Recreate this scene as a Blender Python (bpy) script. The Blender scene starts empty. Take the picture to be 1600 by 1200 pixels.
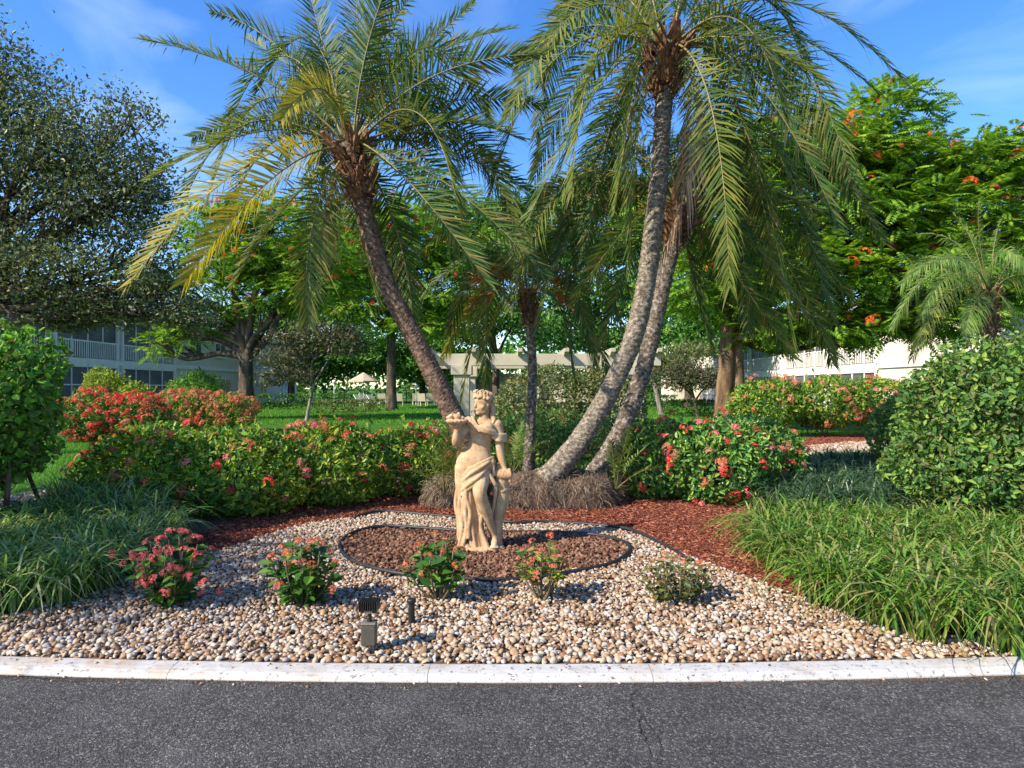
import bpy, bmesh, math, random
import numpy as np
from mathutils import Vector, Matrix

# ------------------------------------------------------------------ camera, sky, sun, exposure
scene = bpy.context.scene
COL = scene.collection
F_PX, HORIZON, CAM_H = 1050.0, 606.0, 1.5        # photograph: 1600 x 1200
cam_data = bpy.data.cameras.new('camera')
cam = bpy.data.objects.new('camera', cam_data)
COL.objects.link(cam)
cam.location = (0, 0, CAM_H)
cam.rotation_euler = (math.radians(90), 0, 0)
cam_data.sensor_width = 36.0
cam_data.lens = 36.0 * F_PX / 1600.0
cam_data.shift_y = (HORIZON - 600.0) / 1600.0
cam_data.clip_end = 2000
scene.camera = cam

TO_SUN = Vector((-1.0, -0.66, 0.92)).normalized()
SUN_EL = math.asin(TO_SUN.z)
SUN_AZ = math.atan2(TO_SUN.x, TO_SUN.y)
world = bpy.data.worlds.new('World')
scene.world = world
world.use_nodes = True
wn = world.node_tree.nodes
wl = world.node_tree.links
wn.clear()
w_out = wn.new('ShaderNodeOutputWorld')
w_bg = wn.new('ShaderNodeBackground')
w_bg.inputs['Strength'].default_value = 0.15
w_sky = wn.new('ShaderNodeTexSky')
w_sky.sky_type = 'NISHITA'
w_sky.sun_disc = False
w_sky.sun_elevation = SUN_EL
w_sky.sun_rotation = SUN_AZ
w_sky.air_density = 1.0
w_sky.dust_density = 0.3
w_sky.ozone_density = 2.5
w_hsv = wn.new('ShaderNodeHueSaturation')
w_hsv.inputs['Saturation'].default_value = 1.32
w_hsv.inputs['Value'].default_value = 0.78
w_hsv.inputs['Hue'].default_value = 0.511
w_co = wn.new('ShaderNodeTexCoord')
w_map = wn.new('ShaderNodeMapping')
w_map.inputs['Scale'].default_value = (1.2, 1.2, 3.6)
w_map.inputs['Rotation'].default_value = (0.3, 0.25, 0.0)
w_noise = wn.new('ShaderNodeTexNoise')
w_noise.inputs['Scale'].default_value = 2.1
w_noise.inputs['Detail'].default_value = 7
w_noise.inputs['Roughness'].default_value = 0.55
w_noise.inputs['Distortion'].default_value = 0.7
w_ramp = wn.new('ShaderNodeValToRGB')
w_ramp.color_ramp.elements[0].position = 0.52
w_ramp.color_ramp.elements[0].color = (0, 0, 0, 1)
w_ramp.color_ramp.elements[1].position = 0.9
w_ramp.color_ramp.elements[1].color = (0.32, 0.32, 0.32, 1)
w_mix = wn.new('ShaderNodeMixRGB')
w_mix.inputs['Color2'].default_value = (3.6, 4.2, 5.2, 1)
wl.new(w_co.outputs['Generated'], w_map.inputs['Vector'])
wl.new(w_map.outputs['Vector'], w_noise.inputs['Vector'])
wl.new(w_noise.outputs['Fac'], w_ramp.inputs['Fac'])
wl.new(w_ramp.outputs['Color'], w_mix.inputs['Fac'])
wl.new(w_sky.outputs['Color'], w_hsv.inputs['Color'])
wl.new(w_hsv.outputs['Color'], w_mix.inputs['Color1'])
wl.new(w_mix.outputs['Color'], w_bg.inputs['Color'])
wl.new(w_bg.outputs['Background'], w_out.inputs['Surface'])

sun_data = bpy.data.lights.new('sun', 'SUN')
sun_data.energy = 3.6
sun_data.angle = math.radians(0.5)
sun_data.color = (1.0, 0.91, 0.78)
sun = bpy.data.objects.new('sun', sun_data)
COL.objects.link(sun)
sun.location = (-20, -8, 18)
sun.rotation_euler = (-TO_SUN).to_track_quat('-Z', 'Y').to_euler()

vs = scene.view_settings
vs.view_transform = 'Standard'
vs.look = 'None'
vs.gamma = 1.0
vs.use_curve_mapping = False
vs.exposure = 1.32
scene.render.engine = 'CYCLES'
scene.cycles.max_bounces = 5
scene.cycles.diffuse_bounces = 3
scene.cycles.glossy_bounces = 2
scene.cycles.transmission_bounces = 4
scene.cycles.transparent_max_bounces = 4

# ------------------------------------------------------------------ helpers
R = np.random.default_rng(11)
ORG = {}
UP = np.array([0., 0., 1.])


def at(px, py, Y):
    """point of the place seen at photo pixel (px, py) at distance Y"""
    return np.array([(px - 800.) / F_PX * Y, Y, CAM_H - (py - HORIZON) / F_PX * Y])


def gp(px, py, z=0.0):
    """point of level ground (height z) seen at a photo pixel"""
    Y = F_PX * (CAM_H - z) / (py - HORIZON)
    return np.array([(px - 800.) / F_PX * Y, Y, z])


def nrm(v):
    v = np.asarray(v, float)
    return v / np.maximum(np.linalg.norm(v, axis=-1, keepdims=True), 1e-9)


def mesh_data(name, V, faces, mat=None, smooth=False):
    """faces: list of int arrays (n,k)"""
    me = bpy.data.meshes.new(name)
    V = np.asarray(V, np.float32)
    faces = [np.asarray(f, np.int32) for f in faces if len(f)]
    me.vertices.add(len(V))
    me.vertices.foreach_set('co', V.ravel())
    tot_l = sum(f.size for f in faces)
    tot_p = sum(len(f) for f in faces)
    me.loops.add(tot_l)
    me.polygons.add(tot_p)
    me.loops.foreach_set('vertex_index', np.concatenate([f.ravel() for f in faces]))
    sizes = np.concatenate([np.full(len(f), f.shape[1], np.int32) for f in faces])
    starts = np.concatenate([[0], np.cumsum(sizes)[:-1]]).astype(np.int32)
    me.polygons.foreach_set('loop_start', starts)
    me.polygons.foreach_set('loop_total', sizes)
    me.polygons.foreach_set('use_smooth', np.full(tot_p, smooth, bool))
    me.update(calc_edges=True)
    me.validate()
    if mat is not None:
        me.materials.append(mat)
    return me


def tag(o, label=None, cat=None, group=None, kind=None):
    if label: o['label'] = label
    if cat: o['category'] = cat
    if group: o['group'] = group
    if kind: o['kind'] = kind
    return o


def link(name, me, parent=None, loc=None):
    o = bpy.data.objects.new(name, me)
    COL.objects.link(o)
    if parent is not None:
        o.parent = parent
    if loc is not None:
        o.location = Vector([float(c) for c in loc])
    return o


def mk(name, V, faces, mat, parent=None, smooth=False, org=None, **kw):
    """mesh object from world-space vertices; org = its own origin when it is a thing"""
    V = np.asarray(V, float)
    base = ORG[parent.name] if parent is not None else (np.zeros(3) if org is None else np.asarray(org, float))
    o = link(name, mesh_data(name, V - base, faces, mat, smooth), parent, None if parent is not None else base)
    ORG[o.name] = base
    if kw: tag(o, **kw)
    return o


def thing(name, label, cat, loc, group=None):
    o = link(name, None, None, loc)
    o.empty_display_size = 0.2
    ORG[o.name] = np.asarray(loc, float)
    return tag(o, label, cat, group)


def piece(name, me, parent, pos, rot=None, scale=1.0):
    """shared-mesh part at world position"""
    o = bpy.data.objects.new(name, me)
    COL.objects.link(o)
    o.parent = parent
    M = Matrix.Translation(Vector([float(c) for c in np.asarray(pos) - ORG[parent.name]]))
    if rot is not None:
        M = M @ rot.to_4x4()
    if np.isscalar(scale):
        scale = (scale, scale, scale)
    M = M @ Matrix.Diagonal((*[float(s) for s in scale], 1.0))
    o.matrix_local = M
    return o


def rot_z_to(d, spin=0.0):
    return Vector([float(c) for c in d]).to_track_quat('Z', 'Y').to_matrix() @ Matrix.Rotation(spin, 3, 'Z')


class MB:
    """collects shapes into one mesh"""
    def __init__(self):
        self.V = []; self.F = {}; self.n = 0

    def add(self, V, F):
        V = np.asarray(V, float)
        self.V.append(V)
        for f in F:
            f = np.asarray(f, int)
            if len(f):
                self.F.setdefault(f.shape[1], []).append(f + self.n)
        self.n += len(V)
        return self

    def box(self, a, b, bev=0.0):
        a = np.minimum(a, b).astype(float) if not isinstance(a, tuple) else np.minimum(np.array(a, float), np.array(b, float))
        b = np.maximum(np.array(a, float), np.array(b, float))
        x0, y0, z0 = a; x1, y1, z1 = b
        if bev <= 0:
            V = [(x0,y0,z0),(x1,y0,z0),(x1,y1,z0),(x0,y1,z0),(x0,y0,z1),(x1,y0,z1),(x1,y1,z1),(x0,y1,z1)]
            return self.add(V, [[(0,3,2,1),(4,5,6,7),(0,1,5,4),(1,2,6,5),(2,3,7,6),(3,0,4,7)]])
        bm = bmesh.new()
        bmesh.ops.create_cube(bm, size=1)
        for v in bm.verts:
            v.co = Vector(((x0+x1)/2 + v.co.x*(x1-x0), (y0+y1)/2 + v.co.y*(y1-y0), (z0+z1)/2 + v.co.z*(z1-z0)))
        bmesh.ops.bevel(bm, geom=bm.edges[:], offset=bev, segments=1, affect='EDGES')
        self.from_bm(bm)
        return self

    def from_bm(self, bm):
        bm.verts.index_update()
        V = [v.co[:] for v in bm.verts]
        d = {}
        for f in bm.faces:
            d.setdefault(len(f.verts), []).append([v.index for v in f.verts])
        self.add(V, list(d.values()))
        bm.free()

    def tube(self, pts, rad, n=8, caps=True, squash=None):
        V, F = tube_np(pts, rad, n, caps, squash)
        return self.add(V, F)

    def ell(self, c, r, sub=2, rot=None):
        V, F = ico(sub)
        V = V * np.asarray(r, float)
        if rot is not None:
            V = V @ np.array(rot).T
        return self.add(V + np.asarray(c, float), [F])

    def data(self):
        return np.concatenate(self.V), [np.concatenate(f) for f in self.F.values()]

    def build(self, name, mat, parent=None, smooth=False, org=None, **kw):
        V, F = self.data()
        return mk(name, V, F, mat, parent, smooth, org, **kw)


_ICO = {}
def ico(sub):
    if sub not in _ICO:
        bm = bmesh.new()
        bmesh.ops.create_icosphere(bm, subdivisions=sub, radius=1.0)
        bm.verts.index_update()
        _ICO[sub] = (np.array([v.co[:] for v in bm.verts]), np.array([[v.index for v in f.verts] for f in bm.faces]))
        bm.free()
    return _ICO[sub]


def catmull(pts, n):
    pts = np.asarray(pts, float)
    P = np.vstack([2*pts[0]-pts[1], pts, 2*pts[-1]-pts[-2]])
    k = len(pts) - 1
    t = np.linspace(0, k, n)
    i = np.minimum(t.astype(int), k - 1)
    u = (t - i)[:, None]
    p0, p1, p2, p3 = P[i], P[i+1], P[i+2], P[i+3]
    return 0.5*((2*p1) + (-p0+p2)*u + (2*p0-5*p1+4*p2-p3)*u**2 + (-p0+3*p1-3*p2+p3)*u**3)


def frames(pts):
    pts = np.asarray(pts, float)
    T = nrm(np.gradient(pts, axis=0))
    ref = np.array([0., 0., 1.]) if abs(T[0][2]) < 0.9 else np.array([1., 0., 0.])
    S = np.zeros_like(T); s = nrm(np.cross(T[0], ref))
    for i in range(len(T)):
        s = nrm(s - T[i]*np.dot(s, T[i]))
        S[i] = s
    return T, S, np.cross(T, S)


def tube_np(pts, rad, n=8, caps=True, squash=None):
    pts = np.asarray(pts, float)
    rad = np.broadcast_to(np.asarray(rad, float), (len(pts),)) if np.ndim(rad) < 2 else np.asarray(rad)
    T, S, B = frames(pts)
    a = np.arange(n) * 2*math.pi/n
    r = rad[:, None] if rad.ndim == 1 else rad
    ca, sa = np.cos(a)[None, :], np.sin(a)[None, :]
    if squash: sa = sa*squash
    V = pts[:, None, :] + S[:, None, :]*(ca*r)[..., None] + B[:, None, :]*(sa*r)[..., None]
    m = len(pts)
    i = np.arange(m-1)[:, None]*n; j = np.arange(n)[None, :]; j2 = (j+1) % n
    F = np.stack([i+j, i+j2, i+n+j2, i+n+j], -1).reshape(-1, 4)
    V = V.reshape(-1, 3)
    Fs = [F]
    if caps:
        V = np.vstack([V, pts[0], pts[-1]])
        c0, c1 = m*n, m*n+1
        jj = np.arange(n); j2 = (jj+1) % n
        Fs.append(np.vstack([np.stack([j2, jj, np.full(n, c0)], -1), np.stack([(m-1)*n+jj, (m-1)*n+j2, np.full(n, c1)], -1)]))
    return V, Fs


def prims(V, F, n):
    """F for n repeats of a primitive with V verts each"""
    F = np.asarray(F)
    return (F[None] + (np.arange(n)*V)[:, None, None]).reshape(-1, F.shape[1])


def axes(D, U):
    D = nrm(D); S = nrm(np.cross(D, U)); return D, S, np.cross(S, D)


def leaf6(P, D, U, L, W, fold=0.22, droop=0.12):
    """folded, pointed-oval leaves: 6 vertices, 2 quads"""
    n = len(P); D, S, U = axes(D, U)
    L = np.broadcast_to(L, (n,))[:, None]; W = np.broadcast_to(W, (n,))[:, None]
    V = np.empty((n, 6, 3))
    V[:, 0] = P
    V[:, 1] = P + D*L*.33 + S*W*.5 + U*W*fold
    V[:, 2] = P + D*L*.70 + S*W*.40 + U*(W*fold*.8 - L*droop*.45)
    V[:, 3] = P + D*L - U*L*droop
    V[:, 4] = P + D*L*.70 - S*W*.40 + U*(W*fold*.8 - L*droop*.45)
    V[:, 5] = P + D*L*.33 - S*W*.5 + U*W*fold
    return V.reshape(-1, 3), prims(6, [[0, 1, 2, 3], [0, 3, 4, 5]], n)


def leaf4(P, D, U, L, W, fold=0.2, droop=0.0):
    n = len(P); D, S, U = axes(D, U)
    L = np.broadcast_to(L, (n,))[:, None]; W = np.broadcast_to(W, (n,))[:, None]
    V = np.empty((n, 4, 3))
    V[:, 0] = P
    V[:, 1] = P + D*L*.5 + S*W*.5 + U*W*fold
    V[:, 2] = P + D*L - U*L*droop
    V[:, 3] = P + D*L*.5 - S*W*.5 + U*W*fold
    return V.reshape(-1, 3), prims(4, [[0, 1, 2], [0, 2, 3]], n)


def compound(P, D, U, L, pairs=9, sag=0.25, wid=0.34, pw=0.19):
    """feathery twice-divided leaves: pairs of pinnae along a sagging stalk"""
    n = len(P); D, S, U = axes(D, U)
    t = np.linspace(.14, 1, pairs)
    prof = np.sin(np.pi*np.clip(t*.86+.1, 0, 1))**.6
    L = np.broadcast_to(L, (n,))
    base = P[:, None] + D[:, None]*(L[:, None]*t)[..., None] - np.array([0, 0, 1.])*(L[:, None]*sag*t**2)[..., None]
    Dt = nrm(D[:, None] - np.array([0, 0, 1.])*(2*sag*t)[None, :, None])
    out = []
    for s in (-1, 1):
        d = nrm(S[:, None]*s*.86 + Dt*.5 - U[:, None]*.12)
        out.append((base.reshape(-1, 3), d.reshape(-1, 3)))
    PP = np.concatenate([o[0] for o in out]); DD = np.concatenate([o[1] for o in out])
    UU = np.tile(np.repeat(U, pairs, 0), (2, 1))
    LL = np.tile((L[:, None]*wid*prof).ravel(), 2)
    return leaf4(PP, DD, UU, LL, LL*pw*2.2, .05, .1)


def lump(D, k, a, seed):
    """smooth bumpy function of direction / position"""
    r = np.random.default_rng(seed)
    o = np.zeros(len(D))
    for i in range(6):
        w = r.normal(size=3)*k
        o += np.sin(D @ w + r.uniform(0, 6.28))
    return a*o/6*1.8


def sphere_dirs(n, rng=R):
    return nrm(rng.normal(size=(n, 3)))


def in_poly(x, y, poly):
    poly = np.asarray(poly)[:, :2]
    ins = np.zeros(len(x), bool)
    j = len(poly)-1
    for i in range(len(poly)):
        xi, yi = poly[i]; xj, yj = poly[j]
        c = ((yi > y) != (yj > y)) & (x < (xj-xi)*(y-yi)/(yj-yi+1e-12)+xi)
        ins ^= c
        j = i
    return ins


def poly_sheet(poly, z):
    poly = np.asarray(poly, float)
    bm = bmesh.new()
    vs_ = [bm.verts.new((p[0], p[1], z)) for p in poly]
    f = bm.faces.new(vs_)
    if f.normal.z < 0: f.normal_flip()
    bmesh.ops.triangulate(bm, faces=[f])
    bm.normal_update()
    for f in bm.faces:
        if f.normal.z < 0: f.normal_flip()
    bm.verts.index_update()
    V = np.array([v.co[:] for v in bm.verts]); F = np.array([[v.index for v in f.verts] for f in bm.faces])
    bm.free()
    return V, [F]


# ------------------------------------------------------------------ materials
def mat_new(name):
    m = bpy.data.materials.new(name)
    m.use_nodes = True
    nt = m.node_tree
    return m, nt, nt.nodes['Principled BSDF'], nt.nodes['Material Output']


def ramp(nt, src, stops, interp='LINEAR'):
    r = nt.nodes.new('ShaderNodeValToRGB')
    r.color_ramp.interpolation = interp
    e = r.color_ramp.elements
    while len(e) < len(stops): e.new(0.5)
    for el, (p, c) in zip(e, stops):
        el.position = p; el.color = (*c, 1)
    nt.links.new(src, r.inputs['Fac'])
    return r.outputs['Color']


def noise(nt, scale, detail=4, rough=.55, coord='Object', dist=0.0):
    t = nt.nodes.new('ShaderNodeTexCoord'); n = nt.nodes.new('ShaderNodeTexNoise')
    n.inputs['Scale'].default_value = scale; n.inputs['Detail'].default_value = detail
    n.inputs['Roughness'].default_value = rough; n.inputs['Distortion'].default_value = dist
    nt.links.new(t.outputs[coord], n.inputs['Vector'])
    return n.outputs['Fac']


def mixc(nt, fac, a, b, mode='MIX'):
    m = nt.nodes.new('ShaderNodeMixRGB'); m.blend_type = mode
    for i, v in ((0, fac), (1, a), (2, b)):
        if hasattr(v, 'is_output'): nt.links.new(v, m.inputs[i])
        elif i == 0: m.inputs[0].default_value = v
        else: m.inputs[i].default_value = (*v, 1)
    return m.outputs['Color']


def bump(nt, bsdf, h, strength=.4, dist=.02):
    b = nt.nodes.new('ShaderNodeBump')
    b.inputs['Strength'].default_value = strength; b.inputs['Distance'].default_value = dist
    nt.links.new(h, b.inputs['Height']); nt.links.new(b.outputs['Normal'], bsdf.inputs['Normal'])


def leaf_mat(name, cols, rough=.45, trans=.28, spec=.35, patch=None, gain=1.3):
    """leaf colours picked leaf by leaf; some light passes through"""
    m, nt, b, out = mat_new(name)
    g = nt.nodes.new('ShaderNodeNewGeometry')
    n = len(cols)
    cols = [tuple(min(v*gain, .8) for v in cc) for cc in cols]
    trans = min(.45, trans + .08)
    c = ramp(nt, g.outputs['Random Per Island'], [((i+.5)/n, cc) for i, cc in enumerate(cols)])
    if patch:
        f = ramp(nt, noise(nt, patch[0], 2), [(.42, (0, 0, 0)), (.62, (1, 1, 1))])
        c = mixc(nt, f, c, mixc(nt, 1.0, c, patch[1], 'MULTIPLY'))
    nt.links.new(c, b.inputs['Base Color'])
    b.inputs['Roughness'].default_value = rough
    b.inputs['Specular IOR Level'].default_value = spec
    t = nt.nodes.new('ShaderNodeBsdfTranslucent')
    nt.links.new(mixc(nt, 1.0, c, (1.25, 1.2, .55), 'MULTIPLY'), t.inputs['Color'])
    mx = nt.nodes.new('ShaderNodeMixShader'); mx.inputs[0].default_value = trans
    nt.links.new(b.outputs[0], mx.inputs[1]); nt.links.new(t.outputs[0], mx.inputs[2])
    nt.links.new(mx.outputs[0], out.inputs['Surface'])
    return m


def plain(name, col, rough=.6, metal=0.0, var=.15, scale=8, bmp=0.0, spec=.4):
    m, nt, b, out = mat_new(name)
    c = np.array(col)
    f = noise(nt, scale, 5)
    nt.links.new(ramp(nt, f, [(.3, tuple(c*(1-var))), (.7, tuple(np.minimum(c*(1+var), 1)))]), b.inputs['Base Color'])
    b.inputs['Roughness'].default_value = rough; b.inputs['Metallic'].default_value = metal
    b.inputs['Specular IOR Level'].default_value = spec
    if bmp: bump(nt, b, f, bmp, .01)
    return m


def island_mat(name, stops, rough=.7, fine=None, bmp=0.0, spec=.3):
    m, nt, b, out = mat_new(name)
    g = nt.nodes.new('ShaderNodeNewGeometry')
    c = ramp(nt, g.outputs['Random Per Island'], stops)
    if fine:
        f = noise(nt, fine, 4)
        c = mixc(nt, 1.0, c, ramp(nt, f, [(.25, (.72, .70, .68)), (.75, (1.15, 1.15, 1.15))]), 'MULTIPLY')
        if bmp: bump(nt, b, f, bmp, .004)
    nt.links.new(c, b.inputs['Base Color'])
    b.inputs['Roughness'].default_value = rough
    b.inputs['Specular IOR Level'].default_value = spec
    return m


def bark_mat(name, a, bcol, c, s=9, stretch=(1, 1, .25), bmp=.6):
    m, nt, b, out = mat_new(name)
    t = nt.nodes.new('ShaderNodeTexCoord'); mp = nt.nodes.new('ShaderNodeMapping')
    mp.inputs['Scale'].default_value = stretch
    n = nt.nodes.new('ShaderNodeTexNoise'); n.inputs['Scale'].default_value = s
    n.inputs['Detail'].default_value = 6; n.inputs['Roughness'].default_value = .65
    nt.links.new(t.outputs['Object'], mp.inputs['Vector']); nt.links.new(mp.outputs[0], n.inputs['Vector'])
    f = n.outputs['Fac']
    nt.links.new(ramp(nt, f, [(.34, a), (.5, bcol), (.66, c)]), b.inputs['Base Color'])
    b.inputs['Roughness'].default_value = .85; b.inputs['Specular IOR Level'].default_value = .2
    bump(nt, b, f, bmp, .03)
    return m


M = {}
M['ixora_leaf'] = leaf_mat('ixora_leaf', [(.022,.062,.012), (.04,.105,.018), (.07,.155,.02), (.11,.18,.022), (.18,.21,.03)], .45, .25, .25, patch=(1.1, (1.2, 1.05, .8)), gain=1.95)
M['ixora_dark'] = leaf_mat('ixora_dark', [(.016,.05,.014), (.028,.08,.02), (.045,.12,.022), (.085,.16,.03), (.15,.2,.03)], .36, .22, gain=2.2)
M['bush_leaf'] = leaf_mat('bush_leaf', [(.075,.095,.025), (.03,.085,.014), (.05,.135,.02), (.085,.19,.024), (.13,.24,.03)], .5, .3, .2, patch=(1.6, (.75, .85, .9)), gain=2.1)
M['bush_pale'] = leaf_mat('bush_pale', [(.09,.10,.03), (.03,.07,.02), (.035,.085,.02), (.06,.125,.028), (.10,.17,.035), (.16,.22,.04)], .5, .28, .18, patch=(1.4, (.7, .8, .85)), gain=1.9)
M['boxy_leaf'] = leaf_mat('boxy_leaf', [(.022,.055,.014), (.05,.095,.02), (.10,.14,.03), (.17,.18,.06), (.2,.17,.08)], .45, .2)
M['hedge_leaf'] = leaf_mat('hedge_leaf', [(.025,.07,.012), (.05,.12,.018), (.08,.16,.02)], .5, .2)
M['oak_leaf'] = leaf_mat('oak_leaf', [(.024,.035,.015), (.04,.054,.022), (.058,.074,.03), (.09,.105,.046)], .45, .2, .3, gain=2.3)
M['poinciana_leaf'] = leaf_mat('poinciana_leaf', [(.045,.105,.012), (.075,.155,.015), (.115,.205,.018), (.19,.27,.025)], .55, .36, .2, patch=(.45, (.7, .8, .8)), gain=1.85)
M['far_leaf'] = leaf_mat('far_leaf', [(.02,.065,.012), (.035,.10,.016), (.06,.15,.02), (.10,.19,.025)], .5, .28, patch=(.3, (.6, .75, .8)), gain=2.0)
M['dull_leaf'] = leaf_mat('dull_leaf', [(.028,.05,.018), (.05,.075,.025), (.085,.08,.035), (.11,.085,.05)], .5, .2)
M['yellow_leaf'] = leaf_mat('yellow_leaf', [(.10,.17,.02), (.2,.26,.03), (.3,.32,.04)], .5, .3)
M['palm_leaf'] = leaf_mat('palm_leaf', [(.03,.07,.016), (.048,.098,.02), (.072,.13,.024), (.11,.155,.03), (.17,.14,.045)], .5, .3, .22, gain=1.35)
M['palm_dry'] = leaf_mat('palm_dry', [(.06,.105,.02), (.095,.145,.026), (.145,.175,.03), (.21,.205,.04)], .5, .28, .22, gain=1.05)
M['palm_yellow'] = leaf_mat('palm_yellow', [(.17,.19,.022), (.27,.25,.03), (.36,.30,.035), (.42,.33,.05)], .5, .3, .22, gain=1.1)
M['palm_dead'] = leaf_mat('palm_dead', [(.2,.12,.07), (.3,.19,.12), (.38,.27,.2)], .7, .1, .2)
M['pygmy_leaf'] = leaf_mat('pygmy_leaf', [(.05,.11,.022), (.085,.16,.028), (.13,.2,.04), (.18,.23,.06)], .5, .28, .22)
M['rachis'] = plain('rachis', (.17,.15,.05), .5, var=.3, scale=5)
M['rachis_base'] = plain('rachis_base', (.22,.12,.05), .7, var=.35, scale=14)
M['palm_bark_dark'] = bark_mat('palm_bark_dark', (.05,.03,.02), (.15,.095,.062), (.31,.22,.15), 20, (1, 1, 1.1), .8)
M['palm_bark_pale'] = bark_mat('palm_bark_pale', (.06,.045,.032), (.185,.15,.108), (.40,.355,.285), 24, (1, 1, 1.2), .8)
M['palm_bark_mottled'] = bark_mat('palm_bark_mottled', (.04,.03,.024), (.135,.105,.078), (.38,.345,.29), 22, (1, 1, 1.0), .8)
M['boot'] = bark_mat('boot', (.05,.022,.012), (.17,.085,.04), (.36,.2,.09), 10, (1, 1, .4), .5)
M['bark'] = bark_mat('bark', (.035,.024,.016), (.085,.062,.042), (.17,.135,.10), 5)
M['bark_warm'] = bark_mat('bark_warm', (.05,.03,.016), (.15,.095,.05), (.30,.20,.11), 4)
M['bark_grey'] = bark_mat('bark_grey', (.07,.06,.05), (.2,.17,.14), (.36,.32,.27), 5)
M['twig'] = plain('twig', (.13,.09,.06), .8, var=.4, scale=20)
M['stem_green'] = plain('stem_green', (.10,.085,.045), .7, var=.4, scale=25)
M['flower_red'] = leaf_mat('flower_red', [(.52,.03,.03), (.66,.055,.05), (.72,.10,.09)], .5, .25, .2, gain=1.0)
M['flower_coral'] = leaf_mat('flower_coral', [(.55,.09,.05), (.66,.17,.09), (.62,.26,.14)], .5, .25, .2, gain=1.0)
M['flower_faded'] = leaf_mat('flower_faded', [(.42,.14,.07), (.5,.24,.12), (.36,.2,.10)], .6, .2, .2, gain=1.0)
M['flower_pink'] = leaf_mat('flower_pink', [(.66,.10,.12), (.74,.19,.2), (.76,.32,.3)], .5, .25, .2, gain=1.0)
M['flower_rose'] = leaf_mat('flower_rose', [(.60,.07,.08), (.70,.12,.12), (.74,.24,.2)], .5, .25, .2, gain=1.0)
M['flower_orange'] = leaf_mat('flower_orange', [(.62,.10,.015), (.68,.18,.03), (.6,.07,.02)], .5, .25, .2, gain=1.0)
M['seed_stalk'] = leaf_mat('seed_stalk', [(.36,.16,.05), (.48,.22,.07), (.3,.12,.04)], .6, .15, .2)
M['liriope'] = leaf_mat('liriope', [(.03,.085,.012), (.055,.135,.016), (.085,.185,.02), (.13,.235,.03), (.2,.25,.05), (.22,.2,.07)], .42, .28, .35, gain=1.25)
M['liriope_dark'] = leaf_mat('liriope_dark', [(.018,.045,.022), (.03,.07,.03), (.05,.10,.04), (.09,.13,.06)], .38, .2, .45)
M['lawn_blade'] = leaf_mat('lawn_blade', [(.045,.15,.012), (.07,.21,.016), (.11,.27,.022)], .5, .3, .3)
M['dry_leaf'] = island_mat('dry_leaf', [(.1, (.16,.05,.025)), (.5, (.3,.13,.05)), (.9, (.22,.15,.09))], .8)
# ------------------------------------------------------------------ ground, road, kerb
def kerb_y(x):
    return 3.41 + 0.0135*np.asarray(x, float)**2


def asphalt():
    m, nt, b, out = mat_new('asphalt')
    t = nt.nodes.new('ShaderNodeTexCoord')
    v = nt.nodes.new('ShaderNodeTexVoronoi'); v.inputs['Scale'].default_value = 112
    nt.links.new(t.outputs['Object'], v.inputs['Vector'])
    v2 = nt.nodes.new('ShaderNodeTexVoronoi'); v2.inputs['Scale'].default_value = 210
    nt.links.new(t.outputs['Object'], v2.inputs['Vector'])
    sep = nt.nodes.new('ShaderNodeSeparateColor'); nt.links.new(v.outputs['Color'], sep.inputs[0])
    c = ramp(nt, sep.outputs[0], [(.0, (.026,.024,.021)), (.5, (.062,.057,.051)), (.85, (.115,.106,.094)), (1, (.23,.212,.187))])
    gap = ramp(nt, v.outputs['Distance'], [(.25, (1, 1, 1)), (.65, (.5,.5,.5))])
    c = mixc(nt, 1.0, c, gap, 'MULTIPLY')
    big = ramp(nt, noise(nt, .9, 6, .6), [(.3, (.78,.78,.78)), (.5, (1.05,1.05,1.05)), (.72, (1.4,1.39,1.37))])
    c = mixc(nt, 1.0, c, big, 'MULTIPLY')
    dust = ramp(nt, noise(nt, 3.1, 7, .7), [(.50, (0,0,0)), (.75, (.35,.35,.35))])
    c = mixc(nt, dust, c, (.16,.152,.14))
    nt.links.new(c, b.inputs['Base Color'])
    b.inputs['Roughness'].default_value = .82
    mth = nt.nodes.new('ShaderNodeMath'); mth.operation = 'ADD'
    nt.links.new(v.outputs['Distance'], mth.inputs[0]); nt.links.new(v2.outputs['Distance'], mth.inputs[1])
    inv = nt.nodes.new('ShaderNodeMath'); inv.operation = 'MULTIPLY'; inv.inputs[1].default_value = -1
    nt.links.new(mth.outputs[0], inv.inputs[0])
    bump(nt, b, inv.outputs[0], .8, .006)
    return m


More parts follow.
